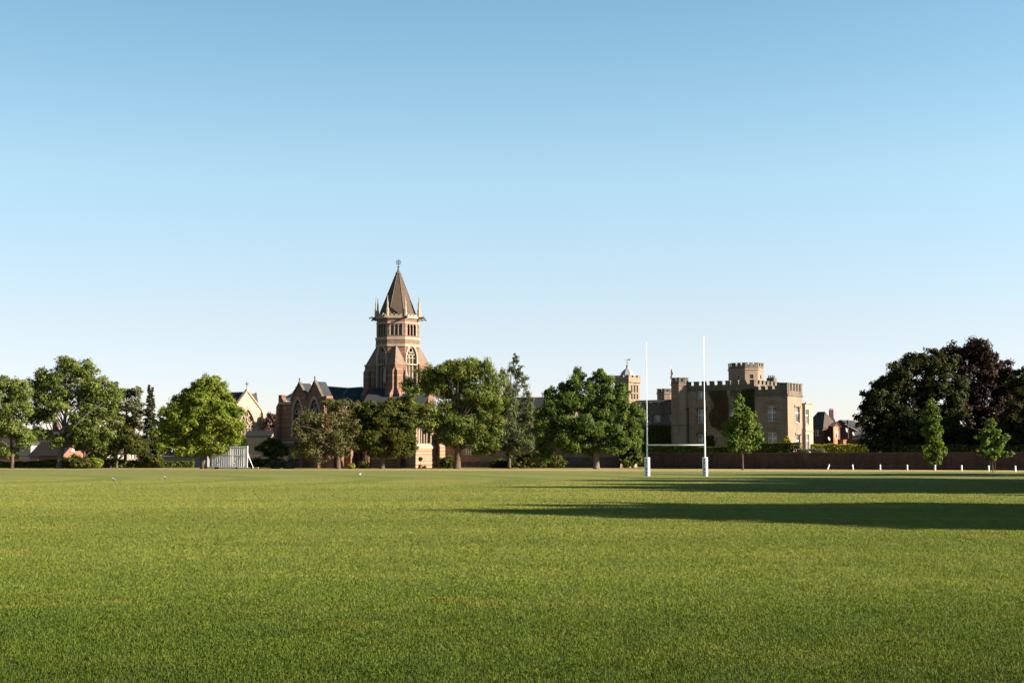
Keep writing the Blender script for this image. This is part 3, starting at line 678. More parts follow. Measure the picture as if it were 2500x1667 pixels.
# ------------------------------------------------------------------ hedges and shrubs
def hedge_px(name, label, cat, x0, x1, D0, D1, ytop, depth, kind, seed, leaf=.15, per=60, loose=.10):
    """clipped hedge along a line; its faces follow the line"""
    r_ = np.random.default_rng(seed); A_, B_ = G(x0, D0), G(x1, D1); pl = Plane(A_, B_); L = pl.L
    def top(a):
        f = a / L; px_ = x0 + (x1 - x0) * f; D = D0 + (D1 - D0) * f; return P(px_, ytop(f) if callable(ytop) else ytop, D).z
    h = top(L / 2); n = int((L * h * 2 + L * depth + 2 * depth * h) * per)
    face = r_.choice(4, size=n, p=np.array([L * h, L * h * .5, L * depth, depth * h]) / (L * h * 1.5 + L * depth + depth * h))
    a = r_.random(n) * L; w = r_.random(n) * depth; zf = r_.random(n); dd = r_.random(n) ** 2 * .25
    T = np.array([top(q) for q in np.linspace(0, L, 120)]); tz = np.interp(a, np.linspace(0, L, 120), T)
    nr = np.zeros((n, 3)); N_ = np.array(pl.n); Dd = np.array(pl.d)
    for k, (vec) in enumerate((N_, -N_, np.array([0, 0, 1.]), Dd)): nr[face == k] = vec
    w = np.where(face == 0, dd, np.where(face == 1, depth - dd, w)); zf = np.where(face == 2, 1 - dd / h, zf); a = np.where(face == 3, np.where(r_.random(n) < .5, dd, L - dd), a)
    base = np.array(pl.A)[None] + a[:, None] * Dd - w[:, None] * N_; p = base.copy(); p[:, 2] = zf * tz
    p += loose * np.sin(p[:, [1, 2, 0]] * 2.3 + seed) * .6 + r_.normal(size=p.shape) * loose * .4
    tt = np.stack([.45 + r_.normal(size=n) * .2 + .12 * np.sin(a * 1.3), r_.random(n)], 1)
    o = leaves(name, LM[kind], p, nr * 1.2 + r_.normal(size=nr.shape) * .45, leaf * (.6 + .7 * r_.random(n)), tt, None, r_)
    return tag(o, label, cat)
hedge_px('boundary_hedge', 'long dark clipped hedge under the left group of trees', 'hedge', -80, 470, 237, 240, lambda f: 1124 + 4 * math.sin(f * 9), 2.0, 'hedge', 41, leaf=0.22, per=40)
def shrub(label, px, D, w_px, ytop, kind, seed, cat='shrub', name='round_shrub', group='shrubs along the field edge', leaf=0.17):
    k = M2(D); zt = P(px, ytop, D).z
    r_ = np.random.default_rng(seed); b0 = G(px, D); root = thing(name, label, cat, b0, group)
    lob = [((b0.x, D, zt * 0.5), w_px * k * 0.5, w_px * k * 0.4, zt * 0.5)]
    for i in range(3): lob.append(((b0.x + r_.uniform(-.35, .35) * w_px * k, D + r_.uniform(-.4, .3), zt * r_.uniform(.3, .6)), w_px * k * .28, w_px * k * .28, zt * 0.38))
    pts, nr, tt, cc = crown_points(lob, r_, leaf, 1.2, 0.38, 0.7)
    leaves('foliage', LM[kind], pts, nr, leaf * (.6 + .7 * r_.random(len(pts))), tt, root, r_)
    m = MB()
    for i in range(6): 
        e = cc[r_.integers(len(cc))]; m.tube([(b0.x, D, 0), (b0.x + (e[0] - b0.x) * .4, D, e[2] * .5), tuple(e)], [0.06, 0.04, 0.015], 5)
    m.build('stem', BARK, root); return root
shrub('tallest green shrub leaning on the thick pale plane trunk', 190, 231, 70, 1112, 'dark', 51)
shrub('sunlit low shrub between the pale trunk and the pine', 225, 233, 60, 1121, 'bright', 52)
shrub('dark shrub in shade at the foot of the conifer', 372, 236, 50, 1112, 'dark', 53)
shrub('dark green shrub just right of the sight screen', 628, 227, 46, 1117, 'dark', 54)
shrub('greyish mottled shrub between sight screen and church', 668, 228, 52, 1119, 'grey', 55)
shrub('pale grey shrub ending the row at the church corner', 702, 228, 34, 1125, 'grey', 56)
shrub('small yellow green bush at the foot of the church wall', 858, 232, 17, 1130, 'gold', 57, leaf=0.13)
shrub('dark bush under the bronze tinged dome tree', 890, 233, 30, 1122, 'dark', 58)
shrub('dark shrub mass left of the big pagoda tree trunk', 1092, 236, 34, 1108, 'dark', 59)
shrub('dark shrub right of the birch trunk', 1290, 233, 80, 1105, 'dark', 60)
shrub('dark shrub under the birch crown', 1225, 236, 50, 1122, 'dark', 61)
shrub('dark shrub against the stone wall left of the oak', 1350, 234, 70, 1110, 'dark', 62)
shrub('tall dark ivy clad bush between the oak and the left goal post', 1543, 236, 66, 1062, 'hedge', 65)
shrub('sunlit leafy shrub by the castle corner', 1921, 238, 26, 1066, 'gold', 63, leaf=0.14)
shrub('orange tinged shrub under the yew at the right edge', 2490, 205, 34, 1062, 'gold', 64)

# garden wall (brick, coped, with piers)
gw = Plane.px(1578, 226.5, 2760, 188)
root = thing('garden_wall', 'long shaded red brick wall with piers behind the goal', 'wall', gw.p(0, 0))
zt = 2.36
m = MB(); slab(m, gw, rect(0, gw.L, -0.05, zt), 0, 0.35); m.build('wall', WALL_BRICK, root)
m = MB(); slab(m, gw, rect(-0.05, gw.L + .05, zt + 0.003, zt + 0.11), 0.06, 0.47); m.build('coping', TRIM_D, root)
for px_ in (1650, 1745, 1850, 1955, 2070, 2147, 2227, 2315, 2392, 2480, 2570):
    a, _ = gw.az(px_, 1120); m = MB(); slab(m, gw, rect(a - .35, a + .35, -.05, zt + 0.0), 0.13, 0.10)
    m.build('pier', WALL_BRICK, root)
for x0, y0, x1, y1 in ((1953, 1108, 1971, 1121), (1600, 1112, 1607, 1122)):
    a0, z0 = gw.az(x0, y1); a1, z1 = gw.az(x1, y0); m = MB(); slab(m, gw, rect(a0, a1, z0, min(z1, zt - .1)), 0.035, 0.03); m.build('stone_panel', TRIM_D, root)

# clipped hedges above the wall
hedge_px('clipped_hedge', 'long clipped dark hedge with sunlit flat top in front of the castle', 'hedge', 1582, 1952, 240, 229.5, lambda f: 1086 + 3 * math.sin(f * 5) + 3 * (f > .35) - 5 * (f > .72), 1.8, 'hedge', 71, leaf=0.13, per=110, loose=.06)
hedge_px('low_shrub_bed', 'silvery grey low shrubs spilling over the brick wall', 'shrubs', 1948, 2012, 229, 228, 1096, 1.4, 'grey', 72, leaf=0.13, per=60)
hedge_px('golden_hedge', 'sunlit yellow green hedge between castle and dark chestnut', 'hedge', 1980, 2160, 240, 237, lambda f: 1084 + 5 * abs(f - .35) ** 1 + 10 * max(0, f - .8), 2.6, 'gold', 73, leaf=0.17, per=55)
hedge_px('rear_hedge', 'dark shadowy shrubbery behind the brick wall at right', 'hedge', 2150, 2600, 211, 197, 1088, 2.0, 'hedge', 74, leaf=0.24, per=35)

# ------------------------------------------------------------------ windows
def window(root, pl, a0, a1, z0, z1, lights=2, rows=3, shape=rect, frame=WFRAME, pane=GLASS, dep=0.16, bar=0.07, transom=None, sill=True, name='window', curtain=False):
    m = MB(); w = (a1 - a0)
    out = -dep
    if shape is rect:
        t = bar * 1.3
        slab(m, pl, rect(a0, a1, z0, z0 + t), out, .06); slab(m, pl, rect(a0, a1, z1 - t, z1), out, .06)
        slab(m, pl, rect(a0, a0 + t, z0 + t, z1 - t), out, .06); slab(m, pl, rect(a1 - t, a1, z0 + t, z1 - t), out, .06)
        zi0, zi1 = z0 + t, z1 - t; ai0, ai1 = a0 + t, a1 - t
    else: zi0, zi1, ai0, ai1 = z0, z1 - w * .3, a0, a1
    for i in range(1, lights):
        x = ai0 + (ai1 - ai0) * i / lights
        ztop = zi1 if shape is rect else z1 - 0.06 - abs(x - (a0 + a1) / 2) * 1.1
        slab(m, pl, rect(x - bar * 1.1, x + bar * 1.1, zi0, ztop), out + .01, .08)
    if rows > 1:
        for j in range(1, rows):
            z = zi0 + (zi1 - zi0) * j / rows
            slab(m, pl, rect(ai0, ai1, z - bar * .35, z + bar * .35), out - .015, .04)
        if shape is rect:
            for i in range(lights):
                x = ai0 + (ai1 - ai0) * (i + .5) / lights
                slab(m, pl, rect(x - bar * .3, x + bar * .3, zi0, zi1), out - .02, .03)
    if transom: slab(m, pl, rect(ai0, ai1, transom - bar * 1.1, transom + bar * 1.1), out + .014, .08)
    if not m.v: slab(m, pl, rect((a0 + a1) / 2 - .03, (a0 + a1) / 2 + .03, z0, z1 - .1), out, .05)
    fr = m.build(name, frame, root)
    m = MB(); o = shape(a0, a1, z0, z1)
    slab(m, pl, o, out - .07, .02); m.build('pane', pane, fr)
    if sill:
        m = MB(); slab(m, pl, rect(a0 - .12, a1 + .12, z0 - .16, z0 - .004), 0.10, .12); m.build('sill', TRIM, fr)
    return fr
def hood(m, pl, a0, a1, z1, drop=0.45):
    """label mould over a square window"""
    slab(m, pl, rect(a0 - .35, a1 + .35, z1 + .22, z1 + .36), .14, .16)
    slab(m, pl, rect(a0 - .35, a0 - .21, z1 + .22 - drop, z1 + .218), .12, .14)
    slab(m, pl, rect(a1 + .21, a1 + .35, z1 + .22 - drop, z1 + .218), .12, .14)
def surround(m, pl, a0, a1, z0, z1, w=.16):
    slab(m, pl, rect(a0 - w, a0, z0, z1), .03, .05); slab(m, pl, rect(a1, a1 + w, z0, z1), .03, .05)
    slab(m, pl, rect(a0 - w, a1 + w, z1 + .002, z1 + w), .03, .05)
def dress(fr, pl, a0, a1, z0, z1, mt=None, label=True, drop=.45):
    m = MB(); w = .16; slab(m, pl, [(a0 - w, z0), (a0, z0), (a0, z1), (a1, z1), (a1, z0), (a1 + w, z0), (a1 + w, z1 + w), (a0 - w, z1 + w)], .03, .05)
    if label: slab(m, pl, [(a0 - .35, z1 + .20 - drop), (a0 - .21, z1 + .20 - drop), (a0 - .21, z1 + .159), (a1 + .21, z1 + .159), (a1 + .21, z1 + .20 - drop), (a1 + .35, z1 + .20 - drop), (a1 + .35, z1 + .36), (a0 - .35, z1 + .36)], .14, .16)
    m.build('window_surround', mt or TRIM, fr)
def pxwin(pl, x0, y0, x1, y1):
    a0, zt_ = pl.az(x0, (y0)); a1, _ = pl.az(x1, y0); _, zb_ = pl.az((x0 + x1) / 2, y1); return a0, a1, zb_, zt_

# ------------------------------------------------------------------ castle: battlemented school house
TH = R(35)
uD = Vector((math.cos(TH), -math.sin(TH), 0)); vD = Vector((math.sin(TH), math.cos(TH), 0))
K = G(1926, 255)                                    # front right corner
front = Plane(K - uD * 40, K); 
def fa(px_): return front.az(px_, 1000)[0]
a_t0, a_t1, a_m1, a_b1 = fa(1638), fa(1679), fa(1842.5), 40.0
castle = thing('castle_building', 'battlemented brown stone school house with turrets, ivy and white windows', 'building', K)
zM, zMc, zMb = 15.72, 15.12, 14.05                  # main block merlon top, crenel, string
zB, zBc, zBb = 15.0, 13.72, 12.75                    # end bay
WINS = [  # px boxes, lights, rows, transom?, which wall
 (1703, 955, 1721, 973, 2, 3), (1784, 951, 1805, 969, 2, 3), (1703.5, 1000, 1722, 1032, 2, 4), (1704.5, 1060, 1722, 1092, 2, 4),
 (1778, 1000, 1796, 1032, 2, 4)]
holes = []; wl = []
for x0, y0, x1, y1, li, ro in WINS:
    a0, a1, z0, z1 = pxwin(front, x0, y0, x1, y1); holes.append(rect(a0, a1, z0, z1)); wl.append((a0, a1, z0, z1, li, ro))
m = MB(); skin(m, front, rect(a_t1 - 1, a_m1, -.1, zMb), holes)
m.build('front_wall', STONE, castle)
trim = MB()
for i, (a0, a1, z0, z1, li, ro) in enumerate(wl):
    fr = window(castle, front, a0, a1, z0, z1, li, ro, transom=(z0 + (z1 - z0) * .6) if z1 - z0 > 1.8 else None)
    dress(fr, front, a0, a1, z0, z1, TRIM_D, z1 - z0 > 1.8)

a0, a1, z0, z1 = pxwin(front, 1698, 1000, 1703, 1014); m = MB(); slab(m, front, rect(a0, a1 - .1, z0, z1), .12, .05); m.build('shutter', TRIM, castle)
m = MB(); band(m, front, a_t1 - .5, a_m1 + .12, zMb, zMb + .28, .16); battlement(m, front, a_t1 - .3, a_m1 - .01, zMb + .285, zMc, zM, .03, .42, merlon=.95, gap=.75)
mainR = Plane(front.p(a_m1, 0), front.p(a_m1, 0) + vD * 13)
band(m, mainR, -.1, 13, zMb - .004, zMb + .276, .155); battlement(m, mainR, .47, 13, zMb + .29, zMc - .005, zM - .005, .02, .42, merlon=.95, gap=.75)
m.build('battlement', STONE_D, castle)
m = MB(); skin(m, mainR, rect(0, 13, -.1, zMb)); bk = Plane(front.p(a_m1, 0) + vD * 13, front.p(a_t0, 0) + vD * 13); skin(m, bk, rect(0, bk.L, -.1, zM - 1))
lf = Plane(front.p(a_t0 + .5, 0) + vD * 13, front.p(a_t0 + .5, 0)); skin(m, lf, rect(0, 13, -.1, zM - 1)); m.build('side_wall', STONE, castle)
def flat_roof(m, pts, z): m.add([(p.x, p.y, z) for p in pts], [tuple(range(len(pts)))])
m = MB(); flat_roof(m, [front.p(a_t0, 0) + vD * .2, front.p(a_m1 - .2, 0) + vD * .2, front.p(a_m1 - .2, 0) + vD * 12.9, front.p(a_t0, 0) + vD * 12.9], zMb + .1)
flat_roof(m, [front.p(a_m1 + .1, 0) + vD * .2, front.p(39.8, 0) + vD * .2, front.p(39.8, 0) + vD * 6.3, front.p(a_m1 + .1, 0) + vD * 6.3], zBb + .1)
m.build('lead_roof', LEAD, castle)
# end bay, lower, a touch proud
bay = Plane(front.p(a_m1, 0, .12), front.p(40, 0, .12)); Lb = bay.L
holes = []; trim = MB(); wl = []
for x0, y0, x1, y1 in ((1873, 992, 1895, 1028), (1874.5, 1056, 1897, 1090)):
    a0, a1, z0, z1 = pxwin(bay, x0, y0, x1, y1); holes.append(rect(a0, a1, z0, z1)); wl.append((a0, a1, z0, z1))
m = MB(); skin(m, bay, rect(0, Lb, -.1, zBb), holes); m.build('bay_wall', STONE, castle)
for a0, a1, z0, z1 in wl:
    fr = window(castle, bay, a0, a1, z0, z1, 2, 4, transom=z0 + (z1 - z0) * .6); dress(fr, bay, a0, a1, z0, z1)
bayR = Plane(bay.p(Lb, 0), bay.p(Lb, 0) + vD * 6.5); holes = []; wl = []
for x0, y0, x1, y1 in ((1941.5, 992, 1952, 1031), (1943.5, 1060, 1953, 1098)):
    a0, a1, z0, z1 = pxwin(bayR, x0, y0, x1, y1); holes.append(rect(a0, a1, z0, z1)); wl.append((a0, a1, z0, z1))
m = MB(); skin(m, bayR, rect(0, 6.5, -.1, zBb), holes); m.build('bay_wall', STONE, castle)
for a0, a1, z0, z1 in wl:
    fr = window(castle, bayR, a0, a1, z0, z1, 1, 1, transom=z0 + (z1 - z0) * .6, dep=.25); dress(fr, bayR, a0, a1, z0, z1)
m = MB(); band(m, bay, -.1, Lb + .16, zBb, zBb + .28, .16); battlement(m, bay, 0.02, Lb * .74, zBb + .285, 14.0, 14.5, .03, .42, n=4, merlon=1, gap=.8); slab(m, bay, rect(Lb * .74 + .003, Lb - .01, zBb + .285, zB), .032, .42); slab(m, bay, rect(Lb * .74 - .03, Lb + .03, zB + .003, zB + .14), .1, .56)
band(m, bayR, -.1, 6.6, zBb - .004, zBb + .276, .155); battlement(m, bayR, .47, 6.5, zBb + .29, zBc - .004, zB - .005, .02, .42, n=5, merlon=.8, gap=.55)
m.build('battlement', STONE_D, castle)
# low two-storey lit bay beyond
q0 = bayR.p(6.52, 0) + uD * 0.55; low = Plane(q0, q0 + vD * 3.4); holes = []; wl = []
for x0, y0, x1, y1 in ((1967, 999, 1974.5, 1035), (1968, 1060, 1975.5, 1097)):
    a0, a1, z0, z1 = pxwin(low, x0, y0, x1, y1); holes.append(rect(a0, a1, z0, z1)); wl.append((a0, a1, z0, z1))
zl = low.az(1970, 984)[1]
m = MB(); skin(m, low, rect(0, 3.4, -.1, zl), holes)
lowF = Plane(q0 - uD * .55, q0); skin(m, lowF, rect(0, .55, -.1, zl)); flat_roof(m, [q0 - uD * .6, q0, q0 + vD * 3.4, q0 + vD * 3.4 - uD * .6], zl)
m.build('low_bay_wall', STONE_P, castle)
for a0, a1, z0, z1 in wl: window(castle, low, a0, a1, z0, z1, 1, 1, transom=z0 + (z1 - z0) * .6, dep=.2)
m = MB(); band(m, low, -.1, 3.4, zl - .15, zl + .2, .18); m.build('cornice', TRIM, castle); m = MB(); band(m, low, -.1, 3.4, zl * .56, zl * .56 + .2, .1); m.build('string_course', TRIM, castle)
# octagonal turrets
def octo(c, ap, rot):
    """planes of a regular octagon; the first faces the direction rot (radians from -Y towards -X)"""
    out = []; hw = ap * math.tan(math.pi / 8)
    for i in range(8):
        a = rot + i * math.pi / 4; n = Vector((-math.sin(a), -math.cos(a), 0)); d = Vector((-n.y, n.x, 0))
        out.append(Plane(c + n * ap - d * hw, c + n * ap + d * hw))
    return out
def turret(root, c, ap, rot, z0, zs, zc, z1, name='turret', wins=(), mt=STONE):
    m = MB(); pls = octo(c, ap, rot); tr = MB(); bt = MB()
    for i, pl in enumerate(pls):
        hl = [h for k, h in wins if k == i]; hl2 = [rect(pl.L * a, pl.L * b_, z0_, z1_) for a, b_, z0_, z1_ in hl]
        skin(m, pl, rect(0, pl.L, z0, zs), hl2)
        band(tr, pl, -.06, pl.L + .06, zs, zs + .22, .14)
        o = pl.off(.04); battlement(bt, o, .02, pl.L - .02, zs + .225, zc, z1, 0, .35, n=3 if pl.L > 2 else (2 if pl.L > 1 else 1), merlon=.7, gap=.6)
    t_ = m.build(name, mt, root)
    tr.build('string_course', TRIM, t_); bt.build('battlement', STONE_D, t_)
    m = MB(); m.lathe((c.x, c.y, zs), [(ap * .98, 0.05), (0.05, 0.12)], 8, rot); m.build('turret_roof', LEAD, t_)
    for k, h in wins:
        pl = pls[k]; window(t_, pl, pl.L * h[0], pl.L * h[1], h[2], h[3], 1, 1, sill=False, name='turret_window') if False else None
        w = MB(); slab(w, pl, rect(pl.L * h[0], pl.L * h[1], h[2], h[3]), -.25, .03); w.build('turret_window', GLASS, t_)
    return t_
tc = front.p((a_t0 + a_t1) / 2 + .15, 0) - vD * .05
zz = lambda y, D: P(1650, y, D).z
turret(castle, tc, 1.5, TH, -.1, zz(940, 266), zz(931, 266), zz(923, 266), wins=[])
m = MB()
for zq in (zz(1040, 268), ):
    for pl in octo(tc, 1.51, TH): band(m, pl, -.04, pl.L + .04, zq, zq + .18, .08)
m.build('string_course', TRIM_D, castle)
# big octagonal stair tower behind the parapet
bc = front.p(fa(1818), 0) + vD * 7; bc = Vector((P(1821, 900, bc.y).x, bc.y, 0)); Db = bc.y
zz2 = lambda y: P(1820, y, Db - 2.5).z
turret(castle, bc, 3.0, TH, zM - 2, zz2(903), zz2(893.5), zz2(887), 'stair_tower', wins=[(7, (.35, .65, zz2(924), zz2(914))), (0, (.4, .62, zz2(926), zz2(917))), (6, (.4, .6, zz2(924), zz2(915)))])
# chimney stack
m = MB(); c = P(1884, 930, 270); m.box((c.x, c.y, c.z - 2.2), (1.5, 1.3, 5.6), -TH)
for i in range(4): m.lathe((c.x - .55 + .36 * i, c.y + .1 * i, c.z + .6), [(.13, 0), (.15, .1), (.11, .5)], 8)
m.build('chimney', STONE_D, castle)
# drain pipe and sundial
m = MB(); a, _ = front.az(1681, 1000); m.tube([front.p(a, 0, .12), front.p(a, zMb - 3.4, .12)], [.08, .08], 6); m.box(front.p(a, zMb - 3.3, .18), (.4, .3, .4)); m.build('drainpipe', IRON, castle); m = MB()
a, _ = bayR.az(1957.5, 1050); m.tube([bayR.p(a, 0, .1), bayR.p(a, P(1957, 1045, 257).z, .1)], [.05, .05], 6); m.build('drainpipe', IRON, castle)
# creepers
def creeper(label, pl, outline_px, kind, seed, n):
    r_ = np.random.default_rng(seed); poly = [pl.az(x, y) for x, y in outline_px]
    xs_ = [p[0] for p in poly]; zs_ = [p[1] for p in poly]; P_ = []
    def inside(x, z):
        c_ = False; j = len(poly) - 1
        for i in range(len(poly)):
            if (poly[i][1] > z) != (poly[j][1] > z) and x < (poly[j][0] - poly[i][0]) * (z - poly[i][1]) / (poly[j][1] - poly[i][1]) + poly[i][0]: c_ = not c_
            j = i
        return c_
    while len(P_) < n:
        x = r_.uniform(min(xs_), max(xs_)); z = r_.uniform(min(zs_), max(zs_))
        if inside(x + r_.normal() * .18, z + r_.normal() * .18): q = pl.p(x, z, .04 + .22 * r_.random() ** 1.5); P_.append((q.x, q.y, q.z))
    pts = np.array(P_); nr = np.array([[pl.n.x, pl.n.y, .5]]) + r_.normal(size=pts.shape) * .5
    root = thing('climbing_creeper', label, 'creeper', pl.p(sum(xs_) / len(xs_), max(0, min(zs_)), .1), 'creepers on the castle walls')
    leaves('foliage', LM[kind], pts, nr, .15 * (.6 + .7 * r_.random(n)), np.stack([.45 + .2 * r_.normal(size=n), r_.random(n)], 1), root, r_)
    m = MB()
    for i in range(7):
        a = np.mean(xs_) + r_.normal() * .6; m.tube([pl.p(np.mean(xs_), min(zs_), .05), pl.p(a, (min(zs_) + max(zs_)) / 2, .05), pl.p(a + r_.normal() * .5, max(zs_) * .95, .05)], [.05, .035, .015], 5)
    m.build('stem', BARK, root)
creeper('reddish brown creeper patch on the shaded castle front', front, [(1731, 955), (1740, 972), (1748, 990), (1736, 1012), (1733, 1022), (1742, 1040), (1765, 1052), (1776, 1050), (1780, 1020), (1776, 985), (1771, 953), (1750, 954)], 'ivyr', 81, 9000)
creeper('dark green ivy filling the corner beside the lower castle bay', front, [(1813, 950), (1841, 949), (1843, 990), (1842, 1060), (1812, 1075), (1806, 1020), (1812, 985)], 'dark', 82, 8000)
creeper('low green climber near the foot of the castle front', front, [(1726, 1068), (1740, 1063), (1745, 1085), (1742, 1095), (1724, 1095)], 'dark', 83, 1200)

# lower school wing left of the turret
wing_o = front.p(a_t0 + .6, 0) + vD * 3.2; wing = Plane(wing_o - uD * 36, wing_o)
sw = thing('school_wing', 'long lower battlemented stone wing partly hidden by the oak', 'building', wing_o - uD * 18)
zw1, zwc, zwb = wing.az(1630, 983)[1], wing.az(1630, 989)[1], wing.az(1630, 997)[1]
holes = []; wl = []
for x0, y0, x1, y1, li in ((1564, 1015, 1580, 1029, 2), (1596.5, 1014, 1614, 1029, 2), (1631.5, 1013, 1640, 1029, 1), (1565, 1048, 1572, 1062, 1), (1597, 1048, 1609, 1062, 2), (1632, 1048, 1640, 1062, 1), (1564, 1066, 1572, 1079, 1), (1631, 1066, 1640, 1079, 1), (1524, 1012, 1540, 1027, 2),
                           (1523, 1098, 1530, 1108, 1), (1523, 1113, 1530, 1123, 1), (1565, 1088, 1572, 1097, 1)):
    a0, a1, z0, z1 = pxwin(wing, x0, y0, x1, y1); holes.append(rect(a0, a1, z0, z1)); wl.append((a0, a1, z0, z1, li))
a_end = 36
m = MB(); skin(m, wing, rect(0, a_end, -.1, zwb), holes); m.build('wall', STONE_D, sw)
trim = MB()
for a0, a1, z0, z1, li in wl: fr = window(sw, wing, a0, a1, z0, z1, li, 3, sill=False); dress(fr, wing, a0, a1, z0, z1, TRIM_D, True, .3)
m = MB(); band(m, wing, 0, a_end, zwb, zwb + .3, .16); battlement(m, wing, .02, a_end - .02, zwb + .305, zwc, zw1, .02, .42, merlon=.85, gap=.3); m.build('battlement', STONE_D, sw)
m = MB(); r0 = wing.p(0, zwc, -.5); r1 = wing.p(a_end, zwc, -.5); h0 = Vector((0, 0, 1.25))
m.add([r0, r1, r1 + vD * 3 + h0, r0 + vD * 3 + h0, r1 + vD * 6, r0 + vD * 6], [(0, 1, 2, 3), (3, 2, 4, 5)]); m.build('roof', SLATE, sw)
creeper('dark ivy covering the lower storeys of the school wing', wing, [(1545, 1060), (1570, 1045), (1600, 1036), (1636, 1040), (1640, 1110), (1550, 1125), (1510, 1125), (1515, 1100)], 'dark', 84, 9000)
# small square turret and flagpole on the wing
c = P(1624, 965, 283); turret(sw, Vector((c.x, c.y, 0)), 1.5, TH, zwb, P(1624, 962, 283).z, P(1624, 956, 283).z, P(1624, 951, 283).z)
c = G(1638.5, 285); fp = thing('flag_pole', 'thin white flagpole behind the castle turret', 'flagpole', Vector((c.x, c.y, 11)))
m = MB(); z1_ = P(1638, 894, 285).z; m.tube([(c.x, c.y, 11), (c.x, c.y, z1_)], [.07, .04], 8); m.lathe((c.x, c.y, z1_), [(.02, 0), (.09, .06), (.02, .14)], 8); m.build('pole', WHITE, fp)
m = MB(); nseg = 9; vs = []
for i in range(nseg):
    z = z1_ - .7 - i * .25
    for j in range(5): vs.append((c.x + .06 + j * .09 * (1 - .3 * math.sin(i * 1.2)), c.y + .08 * math.sin(j * 2.2 + i * .8), z + .04 * j))
m.add(vs, [(i * 5 + j, i * 5 + j + 1, i * 5 + j + 6, i * 5 + j + 5) for i in range(nseg - 1) for j in range(4)])
fl = m.build('furled_flag', simple('flag_cloth', (.32, .16, .16), .9, .4, 5), None, loc=(c.x, c.y, z1_ - 2)); tag(fl, 'drooping red and pale flag hanging limp on the pole', 'flag')

# clock tower with lead dome
ct_c = P(1534.6, 1000, 279); cs = 2.15          # half side
ct = thing('clock_tower', 'square clock tower with grey dome and golden ball', 'tower', Vector((ct_c.x, ct_c.y + 2.6, 0)))
cc_ = Vector((ct_c.x, ct_c.y + 2.6, 0)); z5 = lambda y: P(1534, y, 280).z
CT = R(44)
cu = Vector((math.cos(CT), -math.sin(CT), 0)); cv = Vector((math.sin(CT), math.cos(CT), 0))
w_ = 1.75
cornersq = [cc_ - cu * w_ - cv * w_, cc_ + cu * w_ - cv * w_, cc_ + cu * w_ + cv * w_, cc_ - cu * w_ + cv * w_]
pls = [Plane(cornersq[i], cornersq[(i + 1) % 4]) for i in range(4)]
m = MB(); tr = MB(); bt = MB()
for i, pl in enumerate(pls):
    hl = []
    if i in (1, 3): hl = [rect(pl.L * (.16 + .25 * k), pl.L * (.34 + .25 * k), z5(958), z5(940)) for k in range(3)] + [rect(pl.L * (.16 + .25 * k), pl.L * (.34 + .25 * k), z5(974), z5(961)) for k in range(3)]
    skin(m, pl, rect(0, pl.L, 0, z5(933)), hl)
    band(tr, pl, -.25, pl.L + .25, z5(933), z5(930), .32 - .004 * i); band(tr, pl, -.1, pl.L + .1, z5(979), z5(976.5), .14 - .004 * i)
    battlement(bt, pl.off(.12), -.06, pl.L + .06 - .001 * i, z5(930) + .003, z5(921), z5(917.5), 0, .3, n=3, merlon=.8, gap=.5)
m.build('tower_wall', STONE, ct); tr.build('string_course', TRIM, ct); bt.build('battlement', STONE, ct)
m = MB()
for i in (1, 3):
    for k in range(3): slab(m, pls[i], rect(pls[i].L * (.16 + .25 * k), pls[i].L * (.34 + .25 * k), z5(974), z5(940)), -.22, .03)
m.build('louvre', LOUVRE, ct)
def disc(m, pl, a, z, r, out, t=.05, n=24, r_in=None):
    o = [(a + r * math.cos(2 * math.pi * k / n), z + r * math.sin(2 * math.pi * k / n)) for k in range(n)]
    hl = [[(a + r_in * math.cos(2 * math.pi * k / n), z + r_in * math.sin(2 * math.pi * k / n)) for k in range(n)]] if r_in else []
    slab(m, pl, o, out, t, hl)
m = MB(); disc(m, pls[0], pls[0].L * .52, z5(942), .95, .10, .1); cf = m.build('clock_face', simple('dark_clock_dial', (.07, .065, .06), .6), ct)
m = MB(); disc(m, pls[0], pls[0].L * .52, z5(942), .92, .125, .02, r_in=.84); disc(m, pls[0], pls[0].L * .52, z5(942), .60, .125, .02, r_in=.55)
for k in range(12):
    a = k * math.pi / 6; ca_, sa_ = math.cos(a), math.sin(a); r0_, r1_ = .64, .82; hw_ = .035
    A0, Z0 = pls[0].L * .52, z5(942)
    slab(m, pls[0], [(A0 + ca_ * r0_ - sa_ * hw_, Z0 + sa_ * r0_ + ca_ * hw_), (A0 + ca_ * r0_ + sa_ * hw_, Z0 + sa_ * r0_ - ca_ * hw_), (A0 + ca_ * r1_ + sa_ * hw_, Z0 + sa_ * r1_ - ca_ * hw_), (A0 + ca_ * r1_ - sa_ * hw_, Z0 + sa_ * r1_ + ca_ * hw_)], .128, .02)
slab(m, pls[0], [(A0 - .03, Z0), (A0 + .03, Z0), (A0 + .25, Z0 + .45), (A0 + .2, Z0 + .48)], .14, .02); slab(m, pls[0], [(A0, Z0 - .03), (A0, Z0 + .03), (A0 - .42, Z0 + .12), (A0 - .42, Z0 + .09)], .145, .02)
m.build('clock_hands', TRIM, ct)
m = MB(); zd = z5(920); prof = [(1.55, 0), (1.52, .3), (1.38, .75), (1.1, 1.15), (.7, 1.5), (.38, 1.7), (.22, 1.95), (.14, 2.3), (.10, 2.55)]
m.lathe((cc_.x, cc_.y, zd), prof, 8, CT + math.pi / 8); m.build('dome', LEAD, ct)
m = MB(); m.lathe((cc_.x, cc_.y, z5(896)), [(.04, 0), (.2, .12), (.27, .3), (.2, .48), (.04, .6)], 12); m.build('gilded_ball', GOLD, ct, True)
m = MB(); zb_ = z5(889); m.tube([(cc_.x, cc_.y, zb_ - .2), (cc_.x, cc_.y, z5(873.5))], [.05, .025], 6)
